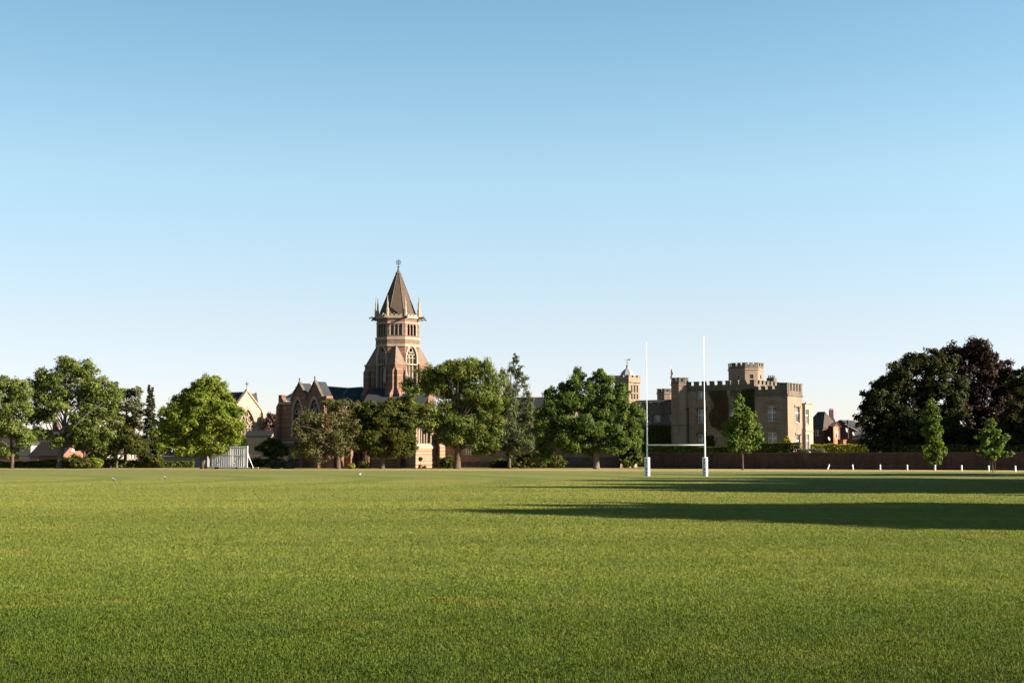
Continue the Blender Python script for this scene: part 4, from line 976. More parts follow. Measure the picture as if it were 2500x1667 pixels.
m.lathe((cc_.x, cc_.y, z5(885)), [(.03, 0), (.16, .12), (.03, .24)], 8); m.box((cc_.x, cc_.y, z5(877.5)), (1.1, .04, .05)); m.box((cc_.x, cc_.y, z5(877.5)), (.04, .8, .06))
m.add([(cc_.x + .1, cc_.y, z5(876.5)), (cc_.x + .6, cc_.y, z5(877.3)), (cc_.x + .62, cc_.y, z5(874.5)), (cc_.x + .15, cc_.y, z5(875.4)), (cc_.x + .1, cc_.y + .03, z5(876.5)), (cc_.x + .6, cc_.y + .03, z5(877.3)), (cc_.x + .62, cc_.y + .03, z5(874.5)), (cc_.x + .15, cc_.y + .03, z5(875.4))], [(0, 1, 2, 3), (7, 6, 5, 4), (0, 4, 5, 1), (1, 5, 6, 2), (2, 6, 7, 3), (3, 7, 4, 0)])
m.build('weather_vane', IRON, ct)

# stone range behind the middle trees
def gable_house(name, label, cat, A, B, depth, z_eave, z_ridge, wall, roof, wins=(), hip=False, chimney=None, gable_front=False, lights=2, rows=3, frame=WFRAME, group=None):
    pl = Plane(A, B); root = thing(name, label, cat, pl.p(pl.L / 2, 0), group); back = -pl.n
    holes = [rect(*w[:2], *w[2:4]) for w in wins]; m = MB()
    L = pl.L
    c = [pl.p(0, 0), pl.p(L, 0), pl.p(L, 0) + back * depth, pl.p(0, 0) + back * depth]; ps = [Plane(c[i], c[(i + 1) % 4]) for i in range(4)]
    if gable_front: skin(m, ps[0], [(0, -.1), (L, -.1), (L, z_eave), (L / 2, z_ridge), (0, z_eave)], holes)
    else: skin(m, ps[0], rect(0, L, -.1, z_eave), holes)
    for i in (1, 2, 3):
        Li = ps[i].L
        if gable_front and i == 2: skin(m, ps[i], [(0, -.1), (Li, -.1), (Li, z_eave), (Li / 2, z_ridge), (0, z_eave)])
        elif not gable_front and not hip and i in (1, 3): skin(m, ps[i], [(0, -.1), (Li, -.1), (Li, z_eave), (Li / 2, z_ridge), (0, z_eave)])
        else: skin(m, ps[i], rect(0, Li, -.1, z_eave))
    m.build('wall', wall, root)
    m = MB(); up = Vector((0, 0, 1)); ov = .25
    def q(a, b, z, t=.14):   # thick roof plane
        pass
    if gable_front:
        e = [pl.p(-ov, z_eave - .15, ov), pl.p(L / 2, z_ridge + .1, ov), pl.p(L + ov, z_eave - .15, ov)]; f = [p + back * (depth + 2 * ov) for p in e]
    else:
        hx = min(depth / 2, L * .3) if hip else -ov
        e = None
    if gable_front:
        for i in (0, 1):
            a_, b_ = e[i], e[i + 1]; vs = [a_, b_, f[i + 1], f[i]]; m.add(vs + [v + up * .14 for v in vs], [(0, 1, 2, 3), (7, 6, 5, 4), (0, 4, 5, 1), (1, 5, 6, 2), (2, 6, 7, 3), (3, 7, 4, 0)])
    else:
        f0, f1 = pl.p(-ov, z_eave - .12, ov), pl.p(L + ov, z_eave - .12, ov); b0_, b1_ = pl.p(-ov, z_eave - .12, -depth - ov), pl.p(L + ov, z_eave - .12, -depth - ov)
        r0_, r1_ = pl.p(hx, z_ridge + .1, -depth / 2), pl.p(L - hx, z_ridge + .1, -depth / 2)
        m.add([f0, f1, r1_, r0_, b0_, b1_], [(0, 1, 2, 3), (3, 2, 5, 4), (1, 5, 2), (0, 3, 4)] if hip else [(0, 1, 2, 3), (3, 2, 5, 4)])
        lo = [v - up * .12 for v in (f0, f1, r1_, r0_, b0_, b1_)]; m.add(lo, [(3, 2, 1, 0), (4, 5, 2, 3)]); m.add([f0, f1, lo[1], lo[0]], [(0, 1, 2, 3)])
        if not hip:
            m.add([f1, r1_, lo[2], lo[1]], [(0, 1, 2, 3)]); m.add([r1_, b1_, lo[5], lo[2]], [(0, 1, 2, 3)]); m.add([f0, r0_, lo[3], lo[0]], [(3, 2, 1, 0)])
    ro = m.build('roof', roof, root)
    if chimney:
        for ch in chimney:
            m = MB(); a_, d_, hgt = ch[:3]; p = pl.p(L * a_, 0, -depth * d_); m.box((p.x, p.y, z_ridge - .6 + hgt / 2), (.9, .7, hgt + 1.2), math.atan2(pl.d.y, pl.d.x))
            for k in (-.22, .22): m.lathe((p.x + pl.d.x * k, p.y + pl.d.y * k, z_ridge + hgt - .05), [(.12, 0), (.14, .1), (.1, .45)], 8)
            m.build('chimney', wall, ro)
    for w in wins: window(root, pl, w[0], w[1], w[2], w[3], w[4] if len(w) > 4 else lights, w[5] if len(w) > 5 else rows, frame=frame, sill=True)
    return root, pl
pl = Plane.px(1082, 251, 1379, 243.5)
wins = [pxwin(pl, 1131, 1081, 1155, 1110) + (4, 6), pxwin(pl, 1224, 1098, 1234, 1110) + (2, 3), pxwin(pl, 1308, 1096, 1319, 1111) + (2, 4), pxwin(pl, 1351, 1088, 1356, 1111) + (1, 5), pxwin(pl, 1264, 1090, 1274, 1110) + (2, 4)]
A, B = G(1082, 251), G(1379, 243.5)
rg, pl = gable_house('stone_range', 'low brown stone range glimpsed under the pagoda tree and birch', 'building', A, B, 9, 8.2, 12.2, STONE, SLATE, wins)
m = MB(); slab(m, pl, rect(-.1, pl.L, -.1, P(1200, 1127, 243).z), .15, .14); m.build('plinth', TRIM_D, rg)
m = MB(); c = P(1213, 960, 250); m.box((c.x, c.y, c.z - 3), (1.0, 1.0, 7.5), .5)
for i in range(3): m.lathe((c.x - .3 + .3 * i, c.y, c.z + .7), [(.12, 0), (.14, .1), (.1, .5)], 8)
m.build('chimney', STONE_P, rg)
pl = Plane.px(1378, 242, 1513, 238)
wins = [pxwin(pl, 1423, 1082, 1446.5, 1106) + (4, 4), pxwin(pl, 1488, 1084, 1506, 1106) + (3, 4)]
rb, pl = gable_house('stone_hall', 'plain stone block with white casement behind the oak trunk', 'building', G(1378, 242), G(1513, 238), 9, 6.6, 8.5, STONE, SLATE, wins)
m = MB(); slab(m, pl, rect(-.1, pl.L + .12, -.1, P(1450, 1116, 239).z), .14, .13); m.build('plinth', TRIM_D, rb)
m = MB(); a_, _ = pl.az(1512, 1100); m.tube([pl.p(pl.L * .98, 0, .2), pl.p(pl.L * .98, 6.5, .2)], [.07, .07], 6); m.build('drainpipe', IRON, rb)

# ------------------------------------------------------------------ houses at the far right
A, B = G(1976, 292), G(2009, 286)
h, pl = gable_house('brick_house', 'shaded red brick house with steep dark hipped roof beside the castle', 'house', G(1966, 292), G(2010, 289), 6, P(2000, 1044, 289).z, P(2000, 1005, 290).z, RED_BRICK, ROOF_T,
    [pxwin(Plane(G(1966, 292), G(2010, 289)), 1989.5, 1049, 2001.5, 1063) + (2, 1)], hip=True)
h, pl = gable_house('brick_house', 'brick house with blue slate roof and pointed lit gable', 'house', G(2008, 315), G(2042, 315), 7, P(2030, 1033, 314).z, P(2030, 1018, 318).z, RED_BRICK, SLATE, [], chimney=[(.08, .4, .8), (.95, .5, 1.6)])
h, pl = gable_house('brick_house', 'low brick outbuilding with orange sunlit end wall', 'house', G(2011, 291), G(2036, 290), 5, P(2030, 1039, 290).z, P(2030, 1031, 292).z, RED_BRICK, ROOF_T, [])
pr = Plane(G(2036.5, 288), G(2048, 292.5)); m = MB(); slab(m, pr, rect(0, pr.L, 0, P(2040, 1041, 288).z), 0, .2); o = m.build('end_wall', simple('orange_render', (.50, .27, .16), .9, .15), h)
m = MB(); 
for k in (.42, .72):
    slab(m, pr, rect(pr.L * k, pr.L * (k + .16), P(2040, 1061, 288).z, P(2040, 1052, 288).z), .03, .02)
m.build('window', WFRAME, o)
hb = G(2046, 297), G(2107, 294)
plh = Plane(*hb); rt = thing('gabled_brick_house', 'long brick house whose grey roof slopes down to the right', 'house', plh.p(plh.L / 2, 0))
zr, ze, ze2 = plh.az(2051, 1028)[1], plh.az(2042, 1033)[1], plh.az(2105, 1058)[1]
ap_, _ = plh.az(2051, 1028)
m = MB(); skin(m, plh, [(0, -.1), (plh.L, -.1), (plh.L, ze2), (ap_, zr), (0, ze)]); m.build('wall', RED_BRICK, rt)
m = MB(); bk_ = -plh.n
vs = [plh.p(ap_, zr + .1, .2), plh.p(plh.L + .3, ze2, .2)]; vs += [vs[1] + bk_ * 8, vs[0] + bk_ * 8]; m.add(vs + [v + Vector((0, 0, .2)) for v in vs], [(0, 1, 2, 3), (7, 6, 5, 4), (0, 4, 5, 1), (1, 5, 6, 2), (2, 6, 7, 3), (3, 7, 4, 0)])
vs = [plh.p(-.3, ze, .2), plh.p(ap_, zr + .1, .2)]; vs += [vs[1] + bk_ * 8, vs[0] + bk_ * 8]; m.add(vs + [v + Vector((0, 0, .2)) for v in vs], [(0, 1, 2, 3), (7, 6, 5, 4), (0, 4, 5, 1), (1, 5, 6, 2), (2, 6, 7, 3), (3, 7, 4, 0)])
m.build('roof', SLATE, rt)
m = MB(); a0, _ = plh.az(2087, 1060); slab(m, plh, rect(a0, plh.L - .1, plh.az(2095, 1061)[1], plh.az(2095, 1053)[1]), .04, .03); m.build('sunlit_wall_patch', WFRAME, rt)  # white slab stands for the sunlit part of the brick wall
m = MB(); m.tube([P(2076, 1043, 296), P(2076, 1028, 296)], [.05, .03], 5); m.build('vent_pipe', IRON, rt)
def dish(px_, py_, D, r, label):
    c = P(px_, py_, D); root = thing('satellite_dish', label, 'satellite dish', c, 'satellite dishes on the brick houses'); m = MB(); n = 16
    ax = Vector((.75, -.6, .3)).normalized(); u = ax.orthogonal().normalized(); w = ax.cross(u); vs = []
    for j in range(4):
        rr = r * (j + .01) / 3; 
        for k in range(n): a = 2 * math.pi * k / n; vs.append(c + u * rr * math.cos(a) + w * rr * math.sin(a) + ax * (.35 * rr * rr / r))
    fs = [(j * n + k, j * n + (k + 1) % n, (j + 1) * n + (k + 1) % n, (j + 1) * n + k) for j in range(3) for k in range(n)]
    m.add(vs, fs); m.build('reflector', LEAD, root, True)
    m = MB(); m.tube([c - ax * .1, c + Vector((.1, .5, -r * .6))], [.05, .05], 6); m.tube([c + Vector((0, 0, -r)), c + ax * .7 * r], [.02, .02], 5); m.build('bracket', IRON, root)
dish(2066, 1051, 290, .55, 'largest grey satellite dish high on the brick gable by the lamp post')
dish(2082, 1059, 288, .42, 'small white satellite dish just right of the lamp post')
dish(2022.5, 1071, 284, .42, 'small grey satellite dish low on the shaded brick house')
c = G(2072, 284); lp = thing('street_lamp', 'dark lamp column standing before the brick houses', 'lamp post', c)
m = MB(); m.tube([(c.x, c.y, 0), (c.x, c.y, P(2072, 1034, 284).z)], [.14, .10], 8); m.build('post', IRON, lp)
m = MB(); z_ = P(2072, 1034, 284).z; m.lathe((c.x, c.y, z_), [(.12, 0), (.22, .12), (.26, .5), (.30, .52), (.06, .8)], 8); m.build('lamp_head', IRON, lp)
c = G(2125.5, 262); lp = thing('street_lamp', 'shorter lamp column at the left edge of the dark chestnut', 'lamp post', c)
m = MB(); z_ = P(2125, 1070, 262).z; m.tube([(c.x, c.y, 0), (c.x, c.y, z_)], [.07, .05], 8); m.build('post', TRIM, lp); m = MB(); m.box((c.x, c.y, z_ + .04), (.5, .2, .1)); m.build('lamp_head', IRON, lp)
# yard wall, pillar and a parked car roof
py_ = Plane.px(2046, 268, 2150, 262); m = MB(); slab(m, py_, rect(0, py_.L, 0, P(2100, 1072, 265).z), 0, .3); tag(m.build('yard_wall', RED_BRICK, None, loc=py_.p(py_.L / 2, 0)), 'brick yard wall behind the sunlit golden hedge', 'wall')
c = G(2059.5, 266); m = MB(); m.box((c.x, c.y, 2.45), (.8, .8, 4.9), .6); m.box((c.x, c.y, 4.98), (1.0, 1.0, .16), .6); tag(m.build('gate_pillar', simple('orange_brick_pillar', (.42, .20, .12), .9), None, loc=(c.x, c.y, 0)), 'narrow sunlit brick gate pillar above the golden hedge', 'gate pillar')
# white lean-to roofs by the chestnut
gable_house('garage', 'small white walled garage with grey roof beside the chestnut', 'garage', G(2082, 285), G(2116, 279), 6, P(2095, 1063, 282).z, P(2095, 1056, 285).z, RENDERW, SLATE, [])
A, B = G(2096, 330), G(2150, 322)
gable_house('brick_house', 'distant shaded brick house half behind the chestnut', 'house', A, B, 8, P(2120, 1052, 326).z, P(2120, 1040, 330).z, RED_BRICK, ROOF_T, [], chimney=[(.15, .5, 1.2)])
gable_house('brick_house', 'dark roofed house just showing above the yew at the right edge', 'house', G(2440, 262), G(2560, 250), 10, P(2490, 940, 258).z, P(2490, 921, 262).z, RED_BRICK, SLATE, [])
# ------------------------------------------------------------------ houses at the far left
hl = Plane.px(-60, 268, 134, 262)
gable_house('tile_roofed_house', 'long low house with big grey brown tiled roof behind the left trees', 'house', G(-60, 268), G(134, 262), 10, P(60, 1112, 265).z, P(60, 1050, 270).z, RED_BRICK, ROOF_T, [], chimney=[(.79, .5, 1.5), (.93, .5, .9)])
dpl = Plane.px(46, 264, 74, 263)
gable_house('white_dormer', 'white gabled dormer with glazed band, built from the ground before the tiled roof', 'house', G(46, 263.6), G(74, 262.6), 3, P(60, 1084, 263).z, P(60, 1075, 263).z, RENDERW, ROOF_T, [pxwin(dpl, 50, 1085, 70, 1094) + (3, 1)], gable_front=True)  # dormer of the tiled house, built as a separate box from the ground
gp = Plane.px(155, 252, 206, 250)
gable_house('gabled_cottage', 'sunlit pink brick gable with white edged roof behind the plane trunk', 'house', G(152, 250), G(207, 254), 9, P(180, 1112, 252).z, P(180, 1081, 252).z, masonry('pink_brick', (.46, .22, .15), (.38, .18, .12), (.40, .28, .22), .08, .24), ROOF_T, [pxwin(Plane.px(152, 250, 207, 254), 174, 1094, 184, 1101) + (2, 1)], gable_front=True)
for x0, x1, mt_, lab, D in ((284, 314, RENDERW, 'white rendered cottage with big small-paned windows behind the pine', 258), (314, 331, YELLOWR, 'ochre fronted cottage between white ones behind the pine', 259), (331, 356, RENDERW, 'white cottage with grid windows left of the conifer', 260)):
    q = Plane.px(x0, D, x1, D + .5); w2 = (x1 - x0)
    ws = [pxwin(q, x0 + w2 * .12, 1107, x0 + w2 * .42, 1119) + (2, 3), pxwin(q, x0 + w2 * .56, 1107, x0 + w2 * .86, 1119) + (2, 3)]
    gable_house('cottage', lab, 'house', G(x0 + .3, D), G(x1 - .3, D + .5), 8, P(x0, 1103, D).z, P(x0, 1090, D).z, mt_, ROOF_T, ws, group='cottages behind the left trees')
gable_house('garden_shed', 'pale shaded shed wall behind the lime tree trunk', 'shed', G(395, 246), G(480, 245), 6, P(430, 1112, 245).z, P(430, 1104, 246).z, simple('pale_grey_wall', (.36, .34, .32), .9, .15), ROOF_T, [])
pv = Plane.px(-60, 246, 92, 244); root = thing('railing_fence', 'low brick wall topped by dark railings at far left', 'fence', pv.p(pv.L / 2, 0))
m = MB(); slab(m, pv, rect(0, pv.L, 0, P(40, 1121, 245).z), 0, .25); m.build('low_wall', RED_BRICK, root)
m = MB(); z0_, z1_ = P(40, 1121, 245).z + .01, P(40, 1113, 245).z
for k in range(int(pv.L / .25)): slab(m, pv, rect(k * .25, k * .25 + .04, z0_, z1_), -.1, .03)
band(m, pv.off(-.1), 0, pv.L, z1_ - .08, z1_, .03); m.build('railing', IRON, root)

# far wood closing the gaps
def far_wood():
    r_ = np.random.default_rng(5); n = 26000
    x = r_.uniform(-230, 230, n); top = 8 + 2.2 * np.sin(x * .11) + 1.6 * np.sin(x * .37 + 1) + 1.0 * np.sin(x * .9)
    pts = np.stack([x, 430 + r_.uniform(-6, 6, n), top * r_.random(n) ** .7], 1)
    o = leaves('distant_wood', LM['dark'], pts, r_.normal(size=(n, 3)) + np.array([.2, -.7, .5]), .7 * (.6 + .7 * r_.random(n)), np.stack([.5 + .2 * r_.normal(size=n), r_.random(n)], 1), None, r_)
    tag(o, 'far off belt of woodland closing the gaps between buildings', 'woodland', kind='stuff')
far_wood()

# ------------------------------------------------------------------ banded brick church
T45 = R(45); ru = Vector((math.cos(T45), -math.sin(T45), 0)); rv = Vector((math.sin(T45), math.cos(T45), 0))
ch = thing('church_building', 'banded brick gothic church with octagonal belfry, spire and slate roofed nave', 'church', G(966, 246))
S = 7.2
T0 = G(963.6, 243.5)                                   # tower corner nearest the field
tcen = T0 + Vector((0, S * .7071, 0)); Dc = tcen.y
zt_ = lambda y, d=-3.75: P(970, y, Dc + d).z
# belfry octagon
zs_hi = zt_(786); zs_sill = zt_(828); z_br = zt_(838); z_sq = zt_(886, -4.5); z_par = zt_(776)
pls = octo(tcen, S / 2, 0.0)
m = MB(); tr = MB(); para = MB(); chq = MB()
belf = []
for i, pl in enumerate(pls):
    L = pl.L; z0, z1 = zt_(818), zt_(790)
    hl = [arch(L * (.17 + .235 * k), L * (.17 + .235 * k + .19), z0, z1, 4) for k in range(3)]
    skin(m, pl, rect(0, L, zs_sill + .0, z_par), hl, reveal=.35)
    if i % 2: # face of the square tower below
        pass
    else: skin(m, pl, rect(0, L, z_sq - .05, z_br))
    skin(chq, pl, rect(-.05, L + .05, z_br, zs_sill), out=.13)
    band(tr, pl, -.11, L + .11, zs_sill, zs_sill + .45, .20); band(tr, pl, -.06, L + .06, z_br - .5, z_br - .02, .17)
    band(tr, pl, -.04, L + .04, z1 + .10, z1 + .38, .07); band(tr, pl, -.10, L + .10, z_par, z_par + .42, .22)
    for k in range(4):
        x = L * (.17 - .0225 + .235 * k); slab(tr, pl, rect(x - .06, x + .06, z0, z1 - .5), .05, .2)
    slab(tr, pl, rect(L * .1, L * .15, z0, z1 + .08), .06, .08); slab(tr, pl, rect(L * .85, L * .9, z0, z1 + .08), .06, .08)
    # pierced parapet with pointed tops
    zp0, zp1 = z_par + .422, zt_(764); n = 4; w = L / n; hp = zp1 - zp0
    outl = [(0.02, zp0), (L - .02, zp0)]
    for k in range(n - 1, -1, -1):
        x0 = k * w; outl += [(min(L - .02, x0 + w * .98), zp0 + hp * .55), (x0 + w * .72, zp1 - .1), (x0 + w * .5, zp1 + .12), (x0 + w * .28, zp1 - .1), (max(.02, x0 + w * .02), zp0 + hp * .55)]
    hl = [[(k * w + w * .5 + w * .24 * math.cos(t * math.pi / 4), zp0 + hp * .48 + w * .24 * math.sin(t * math.pi / 4)) for t in range(8)] for k in range(n)]
    slab(para, pl, outl, .18, .16, hl)
    belf.append((pl, z0, z1))
m.build('belfry_wall', TOWER_BRICK, ch)
m = MB()
for pl, z0, z1 in belf:
    slab(m, pl, rect(pl.L * .16, pl.L * .84, z0, z1), -.34, .03)
m.build('belfry_louvre', STAINED, ch)
chq.build('chequer_band', masonry('chequer_stone', (.30, .15, .095), (.36, .26, .18), (.28, .18, .12), .35, .5, (.12, .1, .08), .4), ch)
para.build('parapet', STONE_P, ch)
# spire
hwv = (S / 2 - .25) / math.cos(math.pi / 8)
m = MB(); zsp0, zsp1 = z_par + .35, zt_(664, 0)
def octring(c, r_, z, rot): return [Vector((c.x + r_ * math.cos(rot + k * math.pi / 4), c.y + r_ * math.sin(rot + k * math.pi / 4), z)) for k in range(8)]
r0_ = octring(tcen, hwv, zsp0, math.pi / 8); r1_ = octring(tcen, hwv * .12, zsp0 + (zsp1 - zsp0) * .965, math.pi / 8)
m.add(r0_ + r1_, [(k, (k + 1) % 8, 8 + (k + 1) % 8, 8 + k) for k in range(8)])
sp_ = m.build('spire', SPIRE_T, ch)
m = MB()
for k in range(8): m.tube([r0_[k], r1_[k]], [.07, .05], 5)
m.build('spire_ridge', TRIM_D, sp_)
m = MB(); zt0 = r1_[0].z - .1
m.lathe((tcen.x, tcen.y, zt0), [(.55, 0), (.52, .2), (.30, .4), (.14, 1.0), (.08, 1.5)], 8, math.pi / 8); m.build('spire_cap', TRIM_D, sp_)
m = MB(); zf = zt_(634, 0); m.tube([(tcen.x, tcen.y, zt0 + 1), (tcen.x, tcen.y, zf - .1)], [.08, .05], 6)
zc_ = zt_(640.5, 0)
for r_o, r_i in ((.42, .34), (.18, .11)): 
    pl = Plane((tcen.x - 1, tcen.y), (tcen.x + 1, tcen.y)); disc(m, pl, 1, zc_, r_o, .03, .06, 16, r_i)
for k in range(8):
    a = k * math.pi / 4; m.tube([(tcen.x + .2 * math.cos(a), tcen.y, zc_ + .2 * math.sin(a)), (tcen.x + .50 * math.cos(a), tcen.y, zc_ + .58 * math.sin(a))], [.03, .03], 5)
m.lathe((tcen.x, tcen.y, zt_(653, 0)), [(.05, 0), (.26, .1), (.05, .22)], 8); m.lathe((tcen.x, tcen.y, zt_(647, 0)), [(.04, 0), (.18, .1), (.04, .2)], 8)
m.build('finial', IRON, sp_)
# pinnacles and gargoyles at the belfry corners
for k in range(8):
    a = math.pi / 8 + k * math.pi / 4; rr = (S / 2 + .12) / math.cos(math.pi / 8); c = Vector((tcen.x + rr * math.cos(a), tcen.y + rr * math.sin(a), 0))
    m = MB(); m.lathe((c.x, c.y, z_par + .3), [(.26, 0), (.26, 1.2), (.31, 1.22), (.18, 1.5), (.15, 2.1), (.19, 2.15), (.08, 2.9), (.03, 3.5)], 6, a); m.lathe((c.x, c.y, z_par + 3.7), [(.03, 0), (.10, .1), (.03, .2)], 6); m.build('pinnacle', STONE_P, ch)
    d = Vector((math.cos(a), math.sin(a), 0)); m = MB(); q = c + Vector((0, 0, z_par + .2))
    m.tube([q, q + d * .5 + Vector((0, 0, -.06)), q + d * .85 + Vector((0, 0, .02)), q + d * 1.08 + Vector((0, 0, -.05)), q + d * 1.3 + Vector((0, 0, -.2))], [.20, .21, .13, .16, .04], 6)
    m.tube([q + d * .9 + Vector((0, 0, .1)), q + d * .8 + Vector((0, 0, .38))], [.06, .02], 4); m.build('gargoyle', TRIM_D, ch)
tr.build('string_course', STONE_P, ch)
# square lower tower with belfry windows
SQ = [Plane(T0 - ru * S, T0), Plane(T0, T0 + rv * S)]                      # left (shaded) and right (sunlit) faces seen
SQ += [Plane(T0 + rv * S, T0 + rv * S - ru * S), Plane(T0 + rv * S - ru * S, T0 - ru * S)]
m = MB(); tr = MB(); lv = MB(); trac = MB()
zw0, zw1 = zt_(950), zt_(842)
for i, pl in enumerate(SQ):
    hx = S / 2; hw_ = S * math.tan(math.pi / 8) / 2
    a0, a1 = hx - 1.12, hx + 1.12
    o = [(0, -.1), (S, -.1), (S, z_sq), (hx + hw_, z_sq), (hx + hw_, z_br - .01), (hx - hw_, z_br - .01), (hx - hw_, z_sq), (0, z_sq)]
    skin(m, pl, o, [arch(a0, a1, zw0, zw1, 8)], out=.012, reveal=.5)
    arch_ring(tr, pl, a0, a1, zw0, zw1, .30, .17, .2); arch_ring(tr, pl, a0 + .001, a1 - .001, zw0 + .01, zw1 - .01, .12, .05, .35)
    slab(tr, pl, rect(a0 - .5, a1 + .5, zw0 - .7, zw0 - .01), .22, .3)
    slab(lv, pl, arch(a0, a1, zw0, zw1), -.49, .03)
    for k in (1, 2):
        x = a0 + (a1 - a0) * k / 3; slab(trac, pl, rect(x - .10, x + .10, zw0, zw1 - 1.7), -.12, .26)
    zc2 = zw1 - 1.55
    for k in range(3):
        xx = a0 + (a1 - a0) * (k + .5) / 3; w3 = (a1 - a0) / 6
        disc(trac, pl, xx, zc2 - .35, w3, -.13, .2, 12, w3 * .62)
    disc(trac, pl, hx, zc2 + .75, .52, -.13, .2, 14, .34); disc(trac, pl, hx - .5, zc2 + .2, .34, -.135, .2, 10, .2); disc(trac, pl, hx + .5, zc2 + .2, .34, -.135, .2, 10, .2)
    for j in range(26):                                       # louvre slats
        z = zw0 + .15 + j * .21
        if z < zw1 - 2.1: slab(trac, pl, rect(a0 + .05, a1 - .05, z, z + .06), -.3, .12)
    # roundels low on the face
    for xx in (hx - 2.35, hx + 2.35):
        disc(tr, pl, xx, zt_(906), .62, .09, .1, 20, .44)
    band(tr, pl, 0, S, z_sq - .22, z_sq - .02, .12 + .003 * i)
    band(tr, pl, -.8, S + .8, zt_(949) - .5, zt_(949) - .25, .18 + .003 * i)
m.build('tower_wall', TOWER_BRICK, ch); lv.build('louvre', STAINED, ch); trac.build('tracery', TRIM, ch)
# interlaced little arches under the ledge
for i in (0, 1):
    pl = SQ[i]; zz0 = zt_(976)
    for k in range(7):
        x = 1.0 + k * .8
        for s_ in (-1, 1):
            slab(tr, pl, [(x, zz0), (x + .12, zz0), (x + .12 + s_ * .4, zz0 + .8), (x + s_ * .4, zz0 + .8)], .06 + (.012 if s_ > 0 else 0), .07)
    band(tr, pl, 0, S, zz0 - .35, zz0 - .15, .1 + .003 * i)
tr.build('window_surround', STONE_P, ch)
# broaches: pyramids from the square's corners up to the octagon
BRM = masonry('weathered_stone_slope', (.36, .27, .205), (.30, .225, .17), (.26, .2, .155), .4, .7, (.12, .11, .09), .7)
cs = [T0, T0 + rv * S, T0 + rv * S - ru * S, T0 - ru * S]
cutv = S / 2 - S * math.tan(math.pi / 8) / 2
for i in range(4):
    c = cs[i]; p1 = (cs[(i + 1) % 4] - c).normalized(); p0 = (cs[i - 1] - c).normalized(); o = (c - tcen).normalized() * .5
    A_ = c + o + Vector((0, 0, z_sq)); B_ = c + p1 * (cutv + .25) + o * .45 + Vector((0, 0, z_sq)); C_ = c + p0 * (cutv + .25) + o * .45 + Vector((0, 0, z_sq))
    ap = (c + p1 * cutv + c + p0 * cutv) / 2 + Vector((0, 0, z_br - .1)) + o * .15
    B2 = c + p1 * (cutv + .25) - o * .4 + Vector((0, 0, z_sq)); C2 = c + p0 * (cutv + .25) - o * .4 + Vector((0, 0, z_sq))
    m = MB(); m.add([A_, B_, C_, ap, B2, C2], [(0, 1, 3), (2, 0, 3), (1, 4, 3), (5, 2, 3), (0, 2, 5, 4, 1)]); m.build('broach', BRM, ch)
# corner blocks and angle buttresses
m = MB(); zcb = zt_(909)
for i, pl in enumerate(SQ):
    for s_, (a0, a1) in ((0, (-.45, 2.15)), (1, (S - 2.15, S + .45))):
        slab(m, pl, rect(a0, a1, zcb + .4, z_sq - .02), .48 + (.004 if i % 2 else 0), .5)
        slab(m, pl, rect(a0 - .06, a1 + .06, z_sq - .35, z_sq - .05), .56 + (.004 if i % 2 else 0), .5)
    for a0, a1 in ((-.35, .95), (S - .95, S + .35)):
        buttress(m, pl, a0, a1, [(zt_(1075), 2.6), (zt_(1020), 2.0), (zt_(962), 1.5), (zcb + .2, .9)])
    for a0, a1 in ((1.25, 2.1), (S - 2.1, S - 1.25)):
        buttress(m, pl, a0, a1, [(zt_(975), 1.0), (zcb + .2, .55)])
m.build('buttress', TOWER_BRICK, ch)
# thin pinnacle shafts on the angle buttresses
for c, q in ((T0 - ru * 1.7, -rv), (T0 + rv * 1.7, ru)):
    m = MB(); c = c + q * .85; m.lathe((c.x, c.y, zt_(935)), [(.26, 0), (.26, 1.0), (.33, 1.02), (.15, 2.1), (.03, 2.9)], 6); m.build('buttress_pinnacle', STONE_P, ch)

# nave and gabled wing
pe = G(789.5, 236.5)                                           # wing's near right corner
gwp = Plane(pe - ru * 12.6, pe)
zg = lambda x, y: gwp.az(x, y)
za = gwp.az(770, 972)[1]
g1, zg1 = gwp.az(731, 935); g2, zg2 = gwp.az(768.5, 931)
hw_ = (gwp.az(788.5, 970)[0] - gwp.az(751, 970)[0]) / 2
wv0 = pxwin(gwp, 717, 975, 738, 1062); wv1 = pxwin(gwp, 757, 973, 779, 1062)
outl = [(0, -.1), (gwp.L, -.1), (gwp.L, za), (g2 + hw_, za), (g2, zg2), (g2 - hw_, za), (g1 + hw_, za), (g1, zg1), (g1 - hw_, za), (g1 - hw_, za - .8), (0, za - .8)]
m = MB(); skin(m, gwp, outl, [arch(*wv0, 7), arch(*wv1, 7)], reveal=.45)
wr = Plane(pe, pe + rv * 1.9); skin(m, wr, rect(0, 1.9, -.1, za))
for wv in (wv0, wv1):
    for k in (0,): pass
m.build('wing_wall', BAND_BRICK, ch)
tr = MB(); gl = MB()
for wv in (wv0, wv1):
    arch_ring(tr, gwp, wv[0], wv[1], wv[2], wv[3], .34, .16, .2); slab(gl, gwp, arch(*wv), -.44, .03)
    mid = (wv[0] + wv[1]) / 2; hwn = (wv[1] - wv[0]) / 2
    slab(tr, gwp, rect(mid - .09, mid + .09, wv[2], wv[3] - hwn * 1.5), -.15, .2)
    for s_ in (-1, 1): disc(tr, gwp, mid + s_ * hwn * .5, wv[3] - hwn * 1.7, hwn * .42, -.16, .15, 14, hwn * .3)
    disc(tr, gwp, mid, wv[3] - hwn * .95, hwn * .42, -.155, .15, 14, hwn * .3)
cpg = MB()
for gx, gz in ((g1, zg1), (g2, zg2)):     # gable copings
    for s_ in (-1, 1):
        slab(cpg, gwp, [(gx, gz + .02), (gx + s_ * (hw_ + .1), za - .15), (gx + s_ * (hw_ + .25), za + .02), (gx, gz + .28)], .14, .5)
